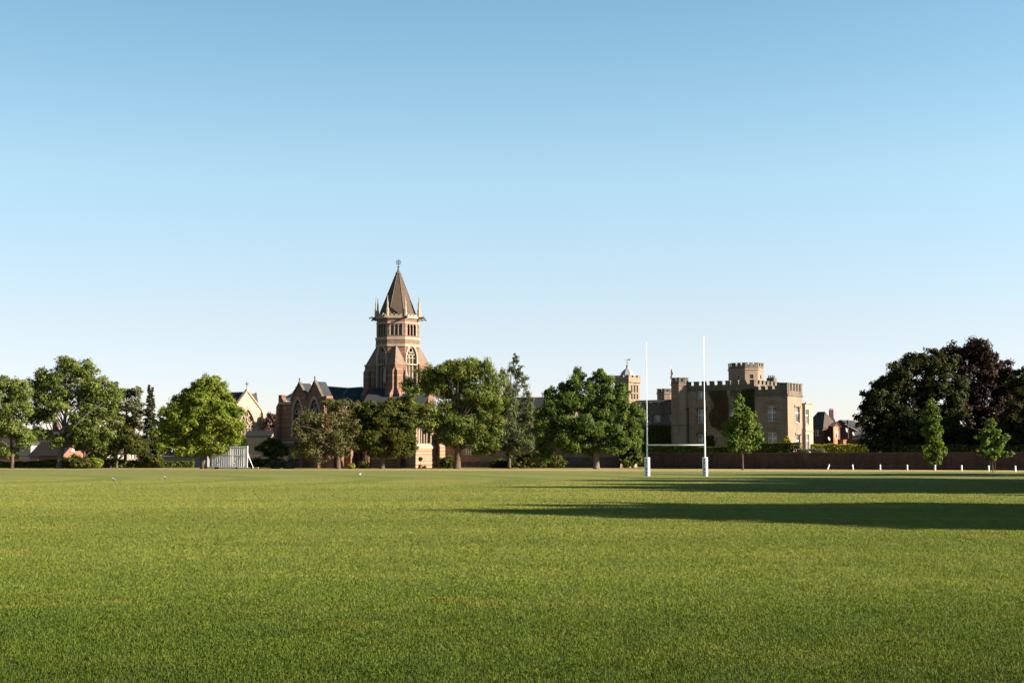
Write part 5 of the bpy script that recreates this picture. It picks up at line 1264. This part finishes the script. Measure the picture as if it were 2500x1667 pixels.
band(tr, gwp, 0, g1 - hw_, za - .8, za - .35, .2); band(tr, gwp, 0, gwp.L + .1, 4.2, 4.5, .12); band(tr, gwp, 0, gwp.L + .1, 1.6, 1.8, .16)
disc(tr, gwp, gwp.az(695.5, 996)[0], gwp.az(695.5, 996)[1], .42, .08, .1, 4, .2)
for gx, gz in ((g1, zg1), (g2, zg2)): q = gwp.p(gx, gz + .2); cpg.lathe((q.x, q.y, q.z), [(.12, 0), (.08, .3), (.15, .38), (.04, .75)], 6)
cpg.build('gable_coping', TRIM_D, ch)
tr.build('window_surround', STONE_P, ch); gl.build('stained_glass', STAINED, ch)
# roofs of the two gables
m = MB(); ln = 2.0
for gx, gz in ((g1, zg1), (g2, zg2)):
    for s_ in (-1, 1):
        a_ = gwp.p(gx, gz, -.3); b_ = gwp.p(gx + s_ * (hw_ + .1), za - .1, -.3); m.add([a_, b_, b_ + rv * ln, a_ + rv * ln], [(0, 1, 2, 3)])
ra, rb_ = P(700, 958, 254), P(782, 942, 250)
# main roof: ridge runs behind the gables to the tower
rdg = [P(722, 946, 256), P(778, 943, 250), P(850, 948.5, 251.5), P(886, 946, 252)]
evs = [P(700, 978, 251), P(778, 990, 243), P(850, 990, 244), P(890, 990, 246)]
for i in range(3): m.add([evs[i], evs[i + 1], rdg[i + 1], rdg[i]], [(0, 1, 2, 3)])
bkv = [Vector((p.x + 4, p.y + 8, evs[0].z)) for p in rdg]
for i in range(3): m.add([rdg[i], rdg[i + 1], bkv[i + 1], bkv[i]], [(0, 1, 2, 3)])
m.build('nave_roof', SLATE, ch)
m = MB(); 
m.tube([rdg[0] + Vector((0, 0, .05)), rdg[1] + Vector((0, 0, .05))], [.13, .13], 5); m.tube([rdg[1] + Vector((0, 0, .05)), rdg[2] + Vector((0, 0, .05)), rdg[3] + Vector((0, 0, .05))], [.13] * 3, 5)
m.tube([rdg[2] + Vector((0, 0, .03)), evs[2].lerp(rdg[2], .2) + Vector((-2.0, 0, 0))], [.07, .07], 5); m.build('roof_ridge', LEAD, ch)
# sloped end of the wing (pale coping) and end turret
m = MB(); e0 = gwp.p(0.3, za - .3, -.3); m.add([P(691, 978, 250), P(716, 975, 249), P(719, 956, 253), P(693, 970, 254)], [(0, 1, 2, 3)]); m.build('wing_end_roof', TRIM, ch)
m = MB(); buttress(m, gwp, -.2, .7, [(za * .55, 1.0), (za - 1.2, .5)]); c = gwp.p(.35, 0, -.35); m.box((c.x, c.y, za - .1), (.9, .9, 1.9), -T45); 
mid12 = (g1 + g2) / 2; buttress(m, gwp, mid12 - .45, mid12 + .45, [(za * .5, 1.2), (za - 3, .7)]); buttress(m, gwp, gwp.L - 1.0, gwp.L - .02, [(za * .45, 1.1), (za - 3.4, .6)])
c = pe + rv * .7; m.box((c.x - .1, c.y, za + .05), (1.5, 1.3, .5), -T45); buttress(m, wr, .25, 1.5, [(1.6, .9), (za * .5, .55), (za - 3, .3)])
m.build('wing_buttress', BAND_BRICK, ch)
nw = Plane(pe + rv * 1.9, G(890, 246)); zn = evs[1].z - .1
nwins = [rect(nw.L * (.1 + .3 * k), nw.L * (.1 + .3 * k + .17), 5.5, 9) for k in range(3)]
m = MB(); skin(m, nw, rect(0, nw.L, -.1, zn), [arch(h[0][0], h[1][0], 5.3, 9.6) for h in nwins]); m.build('nave_wall', BAND_BRICK, ch)
m = MB(); 
for h in nwins: slab(m, nw, arch(h[0][0], h[1][0], 5.3, 9.6), -.29, .03)
m.build('stained_glass', STAINED, ch)
m = MB(); band(m, nw, 0, nw.L, 1.5, 1.7, .12); band(m, nw, 0, nw.L, 3.9, 4.1, .10)
for h in nwins: arch_ring(m, nw, h[0][0], h[1][0], 5.3, 9.6, .25, .1, .15)
m.build('string_course', STONE_P, ch)
m = MB()
for k in (.02, .33, .63): buttress(m, nw, nw.L * k, nw.L * k + .9, [(4.0, 1.5), (8.5, .8)])
m.build('buttress', BAND_BRICK, ch)
# low aisle between the nave and the eastern block
e1 = G(1015, 237)
aisle = Plane(G(885, 240.5), e1 - ru * .2 + rv * 2.2)
za2 = 10.5
m = MB(); skin(m, aisle, rect(0, aisle.L, -.1, za2), [arch(aisle.L * .32, aisle.L * .50, 3.4, 8.2)]); m.build('aisle_wall', BAND_BRICK, ch)
m = MB(); band(m, aisle, 0, aisle.L, 1.45, 1.65, .12); band(m, aisle, 0, aisle.L, 2.5, 2.62, .08); band(m, aisle, 0, aisle.L, .5, .62, .14); arch_ring(m, aisle, aisle.L * .32, aisle.L * .50, 3.4, 8.2, .25, .1, .15); m.build('string_course', STONE_P, ch)
m = MB(); slab(m, aisle, arch(aisle.L * .32, aisle.L * .50, 3.4, 8.2), -.29, .03); m.build('stained_glass', STAINED, ch)
m = MB()
for px_ in (977.5, 812, 900): 
    a, _ = aisle.az(px_, 1125)
    if 0 < a < aisle.L: buttress(m, aisle, a - .32, a + .32, [(2.4, 1.1), (6, .7), (8, .4)])
m.build('buttress', BAND_BRICK, ch)
m = MB(); p0 = aisle.p(-.2, za2, .3); p1 = aisle.p(aisle.L, za2, .3); bkk = -aisle.n * 6 + Vector((0, 0, 3.2)); m.add([p0, p1, p1 + bkk, p0 + bkk], [(0, 1, 2, 3)]); m.build('aisle_roof', SLATE, ch)
# eastern block, sunlit
Lr = 4.15
er = Plane(e1, e1 + rv * Lr); el = Plane(e1 - ru * 2.6, e1)
ez0, ez1 = er.az(1035, 1082)[1], er.az(1035, 1018)[1]; zeb = er.az(1035, 1000)[1]
wa0, wa1 = er.az(1023.5, 1070)[0], er.az(1050, 1070)[0]
m = MB(); skin(m, er, rect(0, Lr, -.1, zeb), [arch(wa0, wa1, ez0, ez1, 7)], reveal=.5); skin(m, el, rect(0, 2.6, -.1, zeb)); m.build('east_wall', EAST_BRICK, ch)
m = MB(); slab(m, er, rect(-.35, Lr + .25, 0, er.az(1035, 1092)[1]), .38, .4); m.build('east_plinth', EAST_BRICK, ch)
tr = MB(); zq = er.az(1035, 1092)[1] + .003
tr.add([er.p(-.42, zq, .46), er.p(Lr + .3, zq, .46), er.p(Lr + .1, ez0 - .02, .03), er.p(.1, ez0 - .02, .03), er.p(-.42, zq - .2, .46), er.p(Lr + .3, zq - .2, .46), er.p(Lr + .3, zq, 0), er.p(-.42, zq, 0)], [(0, 1, 2, 3), (4, 5, 1, 0), (1, 6, 2), (7, 0, 3)])
band(tr, er.off(.38), -.4, Lr + .3, .75, 1.0, .06); band(tr, er.off(.38), -.4, Lr + .3, 1.62, 1.74, .06); arch_ring(tr, er, wa0, wa1, ez0, ez1, .28, .14, .2)
for k in (1, 2, 3): x = wa0 + (wa1 - wa0) * k / 4; slab(tr, er, rect(x - .07, x + .07, ez0, ez1 - .8), -.12, .22)
tr.build('window_surround', STONE_P, ch)
m = MB(); slab(m, er, arch(wa0, wa1, ez0, ez1), -.46, .03); m.build('stained_glass', simple('pale_leaded_glass', (.22, .20, .20), .35, .2, 2, .5), ch)
rc0 = er.p(Lr, 0) - ru * 1.6; rc = Plane(er.p(Lr, 0) - ru * .001 + rv * .001, er.p(Lr, 0) + Vector((1.55, -.35, 0)))
rp = Plane(G(1057.5, 240.5), G(1072.5, 239.6)); zrp = rp.az(1065, 1052)[1]
da0, da1, dz0, dz1 = pxwin(rp, 1060.5, 1106, 1068, 1141)
m = MB(); skin(m, rp, rect(-1.5, rp.L + .3, -.1, zrp), [arch(da0, da1, 0.02, dz1)]); m.build('porch_wall', BAND_BRICK, ch)
m = MB(); slab(m, rp, arch(da0, da1, 0.02, dz1), -.28, .04); m.build('door', OAKD, ch)
m = MB(); arch_ring(m, rp, da0, da1, .02, dz1, .14, .06, .1); band(m, rp, 0, rp.L, rp.az(1065, 1070)[1], rp.az(1065, 1066)[1], .04); band(m, rp, -.1, rp.L, zrp, zrp + .2, .2); m.build('door_surround', STONE_P, ch)
b0_ = G(1072.8, 238.8); bp_ = Plane(b0_, b0_ + rv * 1.0 + ru * .15); bl_ = Plane(b0_ - ru * .25, b0_); m = MB()
zb1, zb2 = bp_.az(1075, 1052)[1], bp_.az(1075, 1090)[1]
skin(m, bp_, rect(0, bp_.L, -.1, zb1)); skin(m, bl_, rect(0, bl_.L, -.1, zb1)); buttress(m, bp_, -.05, bp_.L, [(zb2, .22)]); flat_roof(m, [b0_ - ru * .25, b0_, b0_ + rv, b0_ + rv - ru * .25], zb1); m.build('porch_buttress', EAST_BRICK, ch)
rear = Plane(G(1072, 240), G(1081, 250)); m = MB(); skin(m, rear, rect(0, rear.L, -.1, zrp)); skin(m, Plane(tcen + ru * 3 + Vector((0, 0, 0)), G(1081, 250)), rect(0, 5, -.1, zrp)); m.build('rear_wall', BAND_BRICK, ch)
m = MB(); q = [el.p(0, zeb, .1), er.p(0, zeb, .1), er.p(Lr, zeb, .1)]; ap = Vector((tcen.x + 1.5, tcen.y - 2, zeb + 3.5)); m.add([q[0], q[1], q[2], ap], [(0, 1, 3), (1, 2, 3)]); m.build('east_roof', SLATE, ch)

# ------------------------------------------------------------------ pale stone chapel at left
mc = Plane.px(565, 284, 641, 292.5); 
root = thing('stone_chapel', 'small pale limestone chapel with cross and traceried arch window', 'chapel', mc.p(mc.L / 2, 0))
gx, gz = mc.az(602.5, 956); ea, ze_ = mc.az(640.5, 1008); el_, _ = mc.az(565, 1008); el_ = max(0.0, el_)
wv = pxwin(mc, 586, 998, 623, 1086)
m = MB(); skin(m, mc, [(0, -.1), (mc.L, -.1), (mc.L, ze_), (gx, gz), (0, ze_)], [arch(*wv, 8)], reveal=.6)
mcL = Plane(mc.p(0, 0) - mc.n * 14, mc.p(0, 0)); skin(m, mcL, rect(0, 14, -.1, ze_)); mcR = Plane(mc.p(mc.L, 0), mc.p(mc.L, 0) - mc.n * 14); skin(m, mcR, rect(0, 14, -.1, ze_))
m.build('gable_wall', STONE_P, root)
m = MB(); slab(m, mc, arch(*wv), -.58, .03); m.build('stained_glass', simple('brown_leaded_glass', (.20, .14, .11), .35, .4, 2, .5), root)
m = MB(); arch_ring(m, mc, *wv, .42, .10, .2); arch_ring(m, mc, wv[0] + .001, wv[1] - .001, wv[2] + .01, wv[3] - .01, .16, -.05, .3)
wq = (wv[1] - wv[0])
for k in range(1, 5): x = wv[0] + wq * k / 5; slab(m, mc, rect(x - .06, x + .06, wv[2], wv[3] - wq * .75), -.3, .15)
for k in range(5): disc(m, mc, wv[0] + wq * (k + .5) / 5, wv[3] - wq * .72, wq / 10, -.31, .15, 10, wq / 14)
for dx, dz, rr in ((-.24, -.42, .2), (.24, -.42, .2), (0, -.2, .17)): disc(m, mc, gx - gx + (wv[0] + wv[1]) / 2 + dx * wq, wv[3] + dz * wq, rr * wq, -.305, .15, 12, rr * wq * .72)
for s_, e in ((-1, 0.0), (1, mc.L)):
    slab(m, mc, [(gx, gz + .02), (e + s_ * .05, ze_ - .1), (e + s_ * .45, ze_ + .05), (gx, gz + .45)], .22, .6)
band(m, mc, wv[1] + .5, mc.L, mc.az(630, 1036)[1], mc.az(630, 1034.5)[1], .1)
a_, z_ = mc.az(602.5, 977); slab(m, mc, rect(a_ - .12, a_ + .12, z_ - .5, z_ + .5), .03, .02)
m.build('tracery', TRIM, root)
m = MB(); q = mc.p(gx, gz + .3); m.lathe((q.x, q.y, q.z), [(.22, 0), (.12, .3)], 6); m.box((q.x, q.y, q.z + 1.0), (.13, .13, 1.7)); pcx = Plane((q.x - .5, q.y), (q.x + .5, q.y)); slab(m, pcx, rect(.12, .88, q.z + 1.22, q.z + 1.36), .05, .1); disc(m, pcx, .5, q.z + 1.29, .26, .035, .07, 12, .18); m.build('cross', TRIM, root)
m = MB(); bk = -mc.n
for s_, e in ((-1, 0.0), (1, mc.L)):
    a_ = mc.p(gx, gz, -.3); b_ = mc.p(e + s_ * .3, ze_ - .15, -.3); m.add([a_, b_, b_ + bk * 14, a_ + bk * 14], [(0, 1, 2, 3)])
m.build('roof', SLATE, root)
m = MB(); buttress(m, mc, mc.az(637, 1060)[0] - .1, mc.az(646, 1060)[0], [(mc.az(640, 1036)[1], 1.2), (mc.az(640, 1010)[1], .6)]); m.build('buttress', STONE_P, root)
# right transept
t0 = mc.p(mc.L, 0) + bk * 3.0; tp = Plane(t0, t0 + mc.d * 2.4); zt1 = P(650, 1008, 294).z
ta = P(624, 961, 300); 
m = MB(); skin(m, tp, rect(0, 2.4, -.1, zt1 - .5)); tR = Plane(tp.p(2.4, 0), tp.p(2.4, 0) + bk * 6); skin(m, tR, rect(0, 6, -.1, zt1 - .5)); buttress(m, tp, 1.0, 1.9, [(P(650, 1036, 294).z, 1.3), (P(650, 1012, 294).z, .6)])
m.build('transept_wall', STONE_P, root)
m = MB(); q0 = tp.p(2.3, zt1, -.1); m.add([Vector(ta), q0, q0 + bk * 3, Vector(ta) + bk * 3, Vector(ta) - mc.d * 5, q0 - mc.d * 6 ], [(0, 1, 2, 3), (4, 5, 1, 0)]); m.build('transept_roof', ROOF_T, root)
m = MB(); m.tube([Vector(ta) + Vector((0, 0, .1)), q0 + Vector((0, 0, .2))], [.3, .3], 4); m.box((q0.x, q0.y, q0.z + .5), (.9, .9, 1.6), .5); m.build('transept_coping', TRIM_D, root)
# low stone wall in front of it
sw_ = Plane.px(600, 240, 703, 238); m = MB(); slab(m, sw_, rect(0, sw_.L, 0, P(640, 1112, 239).z), 0, .4); slab(m, sw_, rect(-.05, sw_.L + .05, P(640, 1112, 239).z + .003, P(640, 1110, 239).z), .06, .5)
tag(m.build('churchyard_wall', STONE_P, None, loc=sw_.p(sw_.L / 2, 0)), 'low pale stone wall behind the grey shrubs', 'wall')
gable_house('stone_cottage', 'tiny pale gabled cottage between chapel and church', 'house', G(660, 282), G(676, 284), 6, P(668, 1064, 282).z, P(668, 1053, 282).z, STONE_P, SLATE, [], gable_front=True)
gable_house('slate_roofed_building', 'dark slate roofed building between chapel and church', 'building', G(650, 292), G(690, 292), 6, P(668, 1068, 292).z, P(668, 1042, 292).z, STONE_D, SLATE, [])

# ------------------------------------------------------------------ cricket sight screen
Dq = DB(1144.6); sa, sb = G(517, Dq + 3), G(604, Dq - .3); ss = Plane(sa, sb); zs0, zs1 = .28, P(590, 1089, Dq).z
root = thing('sight_screen', 'large white slatted cricket sight screen on wheels', 'sight screen', ss.p(ss.L / 2, 0))
def slats(a0, a1, out):
    m = MB(); n = int((a1 - a0) / .20)
    w = (a1 - a0) / n
    for k in range(n): slab(m, ss, rect(a0 + k * w + .015, a0 + k * w + w * .70, zs0, zs1), out + (.02 if k % 2 else 0), .03)
    return m
LSC = simple('white_screen_slats', (1.2, 1.28, 1.32), .45, .12, 2.2)
slats(0.05, ss.L * .50, 0).build('slat_panel', LSC, root); slats(ss.L * .52, ss.L - .05, .04).build('slat_panel', LSC, root)
m = MB(); 
for z in (zs0 + .05, (zs0 + zs1) / 2 + .3, zs1 - .06): slab(m, ss, rect(0, ss.L, z - .05, z + .05), -.05, .06)
for a in (0, ss.L * .505, ss.L - .07): slab(m, ss, rect(a, a + .08, zs0, zs1 + .02), .06, .12)
for a in (.3, ss.L * .5, ss.L - .1):
    m.tube([ss.p(a, zs1 * .75, -.1), ss.p(a + .1, .25, -1.3)], [.035, .035], 6)
m.tube([ss.p(ss.L, zs1 * .62, 0), ss.p(ss.L + .95, .25, -.2)], [.04, .04], 6); m.tube([ss.p(-.05, zs1 * .4, 0), ss.p(-.6, zs1 * .62, -.4)], [.03, .03], 6)
m.build('frame', WHITE, root)
m = MB(); slab(m, ss, rect(-1.1, ss.L + 1.1, .16, .26), .12, .12); slab(m, ss, rect(-1.1, ss.L + 1.1, .16, .26), -1.2, .1); m.build('base_rail', WHITE, root)
for a in (.9, 1.3, ss.L * .72, ss.L + 1.0, -1.0):
    m = MB(); c = ss.p(a, .16, .2); m.tube([c - ss.n * .05, c + ss.n * .07], [.16, .16], 12); m.tube([c + ss.n * .07, c + ss.n * .09], [.05, .05], 8); m.build('wheel', IRON, root)

# ------------------------------------------------------------------ rugby goal
DL, DR = DB(1161.3), DB(1161.9)
gl_, gr_ = G(1580.2, DL), G(1721.6, DR)
goal = thing('rugby_goal', 'tall white H shaped rugby goal with padded feet', 'rugby goal', (gl_ + gr_) / 2)
def post(p, px_, ytop, D):
    z = P(px_, ytop, D).z; m = MB(); zc = z * .28
    m.tube([(p.x, p.y, 0), (p.x, p.y, 3.05), (p.x, p.y, 3.25), (p.x, p.y, z * .55), (p.x, p.y, z * .551), (p.x, p.y, z)], [.075, .075, .062, .052, .038, .028], 14); m.build('post', WHITE, goal, True)
post(gl_, 1580, 836, DL); post(gr_, 1719.5, 822, DR)
zb_ = P(1650, 1085.5, (DL + DR) / 2).z
m = MB(); m.tube([Vector((gl_.x, gl_.y, zb_)) , Vector((gr_.x, gr_.y, zb_))], [.06, .06], 12); m.build('crossbar', WHITE, goal, True)
PADM = simple('white_pad_vinyl', (1.80, 1.86, 1.88), .4, .06, 2); INK = simple('dark_teal_lettering', (.012, .07, .10), .5, .1)
def text_mesh(body, size):
    cu_ = bpy.data.curves.new('lettering', 'FONT'); cu_.body = body; cu_.size = size; cu_.extrude = 0.0; cu_.align_x = 'LEFT'; cu_.offset = size * .022; cu_.space_character = 1.06
    o = bpy.data.objects.new('lettering_tmp', cu_); COL.objects.link(o); bpy.context.view_layer.update()
    me = bpy.data.meshes.new_from_object(o.evaluated_get(bpy.context.evaluated_depsgraph_get())); COL.objects.unlink(o); bpy.data.objects.remove(o)
    vs = [v.co.copy() for v in me.vertices]; fs = [tuple(p.vertices) for p in me.polygons]; bpy.data.meshes.remove(me); return vs, fs
tv, tf = text_mesh('KUKRI', .36)
wid = max(v.x for v in tv); hgt = max(v.y for v in tv)
PT = R(31); pw = .38
for p in (gl_, gr_):
    cpt = Vector((p.x, p.y, 0)); d = Vector((math.cos(PT), -math.sin(PT), 0)); nb = Vector((math.sin(PT), math.cos(PT), 0))
    m = MB(); z1 = 1.77; h = pw / 2; bz = .03
    ring = lambda hh, z: [cpt + d * sx_ * hh + nb * sy_ * hh + Vector((0, 0, z)) for sx_, sy_ in ((-1, -1), (1, -1), (1, 1), (-1, 1))]
    rs = [ring(h - bz, 0.0), ring(h, bz), ring(h, z1 - bz), ring(h - bz, z1)]; vs = [q for r_ in rs for q in r_]
    m.add(vs, [(i * 4 + k, i * 4 + (k + 1) % 4, i * 4 + 4 + (k + 1) % 4, i * 4 + 4 + k) for i in range(3) for k in range(4)] + [(3, 2, 1, 0), (12, 13, 14, 15)])
    pad = m.build('post_pad', PADM, goal)
    fp_ = Plane(cpt - d * h - nb * h, cpt + d * h - nb * h); m = MB()
    sc = 1.30 / wid; top = 1.36; sy = .25 / hgt
    m.add([fp_.p(pw / 2 - .125 + v.y * sy, top - v.x * sc, .006) for v in tv], [tuple(f) for f in tf])
    for k in range(3):      # little six-armed emblem above the word
        a = k * math.pi / 3; ca_, sa_ = math.cos(a), math.sin(a); L_, w2 = .12, .017; A0, Z0 = pw / 2, 1.54
        q = [(A0 + ca_ * L_ - sa_ * w2, Z0 + sa_ * L_ + ca_ * w2), (A0 + ca_ * L_ + sa_ * w2, Z0 + sa_ * L_ - ca_ * w2), (A0 - ca_ * L_ + sa_ * w2, Z0 - sa_ * L_ - ca_ * w2), (A0 - ca_ * L_ - sa_ * w2, Z0 - sa_ * L_ + ca_ * w2)]
        m.add([fp_.p(a_, z_, .006 + .001 * k) for a_, z_ in q], [(0, 1, 2, 3)])
    m.build('lettering', INK, pad)

# ------------------------------------------------------------------ rope fence
bx_ = [2020, 2083, 2149, 2215, 2283, 2348, 2414, 2479, 2545, 2612]
by_ = [1145.5, 1146, 1146.3, 1146.8, 1147.6, 1148.8, 1150.2, 1151.2, 1152.2, 1153.2]
hgtb = .72; tops = []
labs = ['leaning white bollard at the open end of the rope fence', 'white bollard second from the leaning one', 'white bollard third along, left of the columnar hornbeam', 'white bollard nearest left of the hornbeam foot', 'white bollard right beside the hornbeam foot',
        'white bollard midway between hornbeam and staked sapling', 'white bollard just left of the staked sapling', 'white bollard near the right edge, right of the sapling', 'white bollard just out of frame to the right', 'last white bollard out of frame to the right']
for i, (x, y) in enumerate(zip(bx_, by_)):
    D = DB(y); p = G(x, D); lean = .28 if i == 0 else (-.10 if i == 1 else 0)
    rt = thing('bollard', labs[i], 'bollard', p, 'white bollards of the rope fence')
    m = MB(); t_ = p + Vector((lean, 0, hgtb)); m.tube([p - Vector((0, 0, .05)), p.lerp(t_, .97), t_ + Vector((0, 0, .0)), t_ + Vector((0, 0, .03))], [.10, .095, .08, .03], 12); m.build('bollard_shaft', WHITE, rt)
    m = MB(); q = p.lerp(t_, .82); m.tube([q - Vector((.13, 0, 0)), q + Vector((.13, 0, 0))], [.02, .02], 6); m.build('rope_eye', IRON, rt); tops.append(q)
ROPE = simple('grey_rope', (.20, .19, .19), .8)
m = MB()
for i in range(len(tops) - 1):
    a, b_ = tops[i], tops[i + 1]; m.tube([a.lerp(b_, k / 8) - Vector((0, 0, .13 * math.sin(math.pi * k / 8))) for k in range(9)], [.018] * 9, 5)
tag(m.build('rope', ROPE, None, loc=tops[3]), 'thin grey rope slung along the white bollards', 'rope')

# ------------------------------------------------------------------ topiary balls at the church door
for x, D, lab, kd in ((1026.5, 235.2, 'dark ball topiary in a pot left of the sunlit church plinth', 'dark'), (1074.5, 236.0, 'sunlit ball topiary in a pot right of the church door', 'gold')):
    p = G(x, D); root = thing('potted_topiary', lab, 'potted plant', p, 'ball topiaries at the church'); m = MB()
    m.lathe((p.x, p.y, 0), [(.22, 0), (.33, .5), (.36, .52), (.36, .60), (.28, .60)], 14); m.build('pot', simple('terracotta', (.30, .14, .09), .8), root)
    m = MB(); m.tube([(p.x, p.y, .5), (p.x, p.y, 1.35)], [.03, .025], 6); m.build('stem', BARK, root)
    r_ = np.random.default_rng(int(x)); n = 1400; dd = r_.normal(size=(n, 3)); dd /= np.linalg.norm(dd, axis=1, keepdims=True)
    leaves('ball_foliage', LM[kd], np.array([p.x, p.y, 1.5]) + dd * .36 * (r_.random((n, 1)) ** .3), dd + r_.normal(size=(n, 3)) * .4, np.full(n, .07), np.stack([.5 + .2 * r_.normal(size=n), r_.random(n)], 1), root, r_)
# gulls resting on the grass
def gull(x, y, ang, lab):
    D = DB(y); p = G(x, D); root = thing('gull', lab, 'bird', p, 'gulls on the grass'); c, s_ = math.cos(ang), math.sin(ang); k = 0.72
    def T(a, b_, z): return Vector((p.x + (a * c - b_ * s_) * k, p.y + (a * s_ + b_ * c) * k, z * k))
    m = MB(); m.tube([T(-.24, 0, .17), T(-.15, 0, .16), T(-.03, 0, .15), T(.09, 0, .17), T(.14, 0, .23), T(.155, 0, .29), T(.17, 0, .325), T(.215, 0, .325), T(.235, 0, .32)], [.012, .05, .085, .075, .05, .036, .042, .034, .008], 10)
    m.build('body', simple('white_plumage', (.75, .75, .74), .8), root, True)
    for q in (-1, 1):
        m = MB(); m.tube([T(.08, q * .055, .18), T(-.05, q * .085, .18), T(-.2, q * .045, .18), T(-.32, q * .015, .185)], [.03, .05, .035, .008], 8); m.build('wing', simple('grey_plumage', (.42, .44, .46), .8), root, True)
        m = MB(); m.tube([T(-.02, q * .035, .09), T(0, q * .035, .0)], [.008, .007], 5); m.box(T(.02, q * .035, .006), (.06, .03, .01), ang); m.build('leg', GOLD, root)
    m = MB(); m.tube([T(.225, 0, .322), T(.27, 0, .312)], [.014, .004], 6); m.build('beak', GOLD, root)
gull(278, 1174, 2.6, 'largest white and grey gull on the grass at left')
gull(403, 1169.5, 2.2, 'second white gull on the grass below the lime tree')
gull(878, 1160, .4, 'tiny distant gull on the grass before the church')
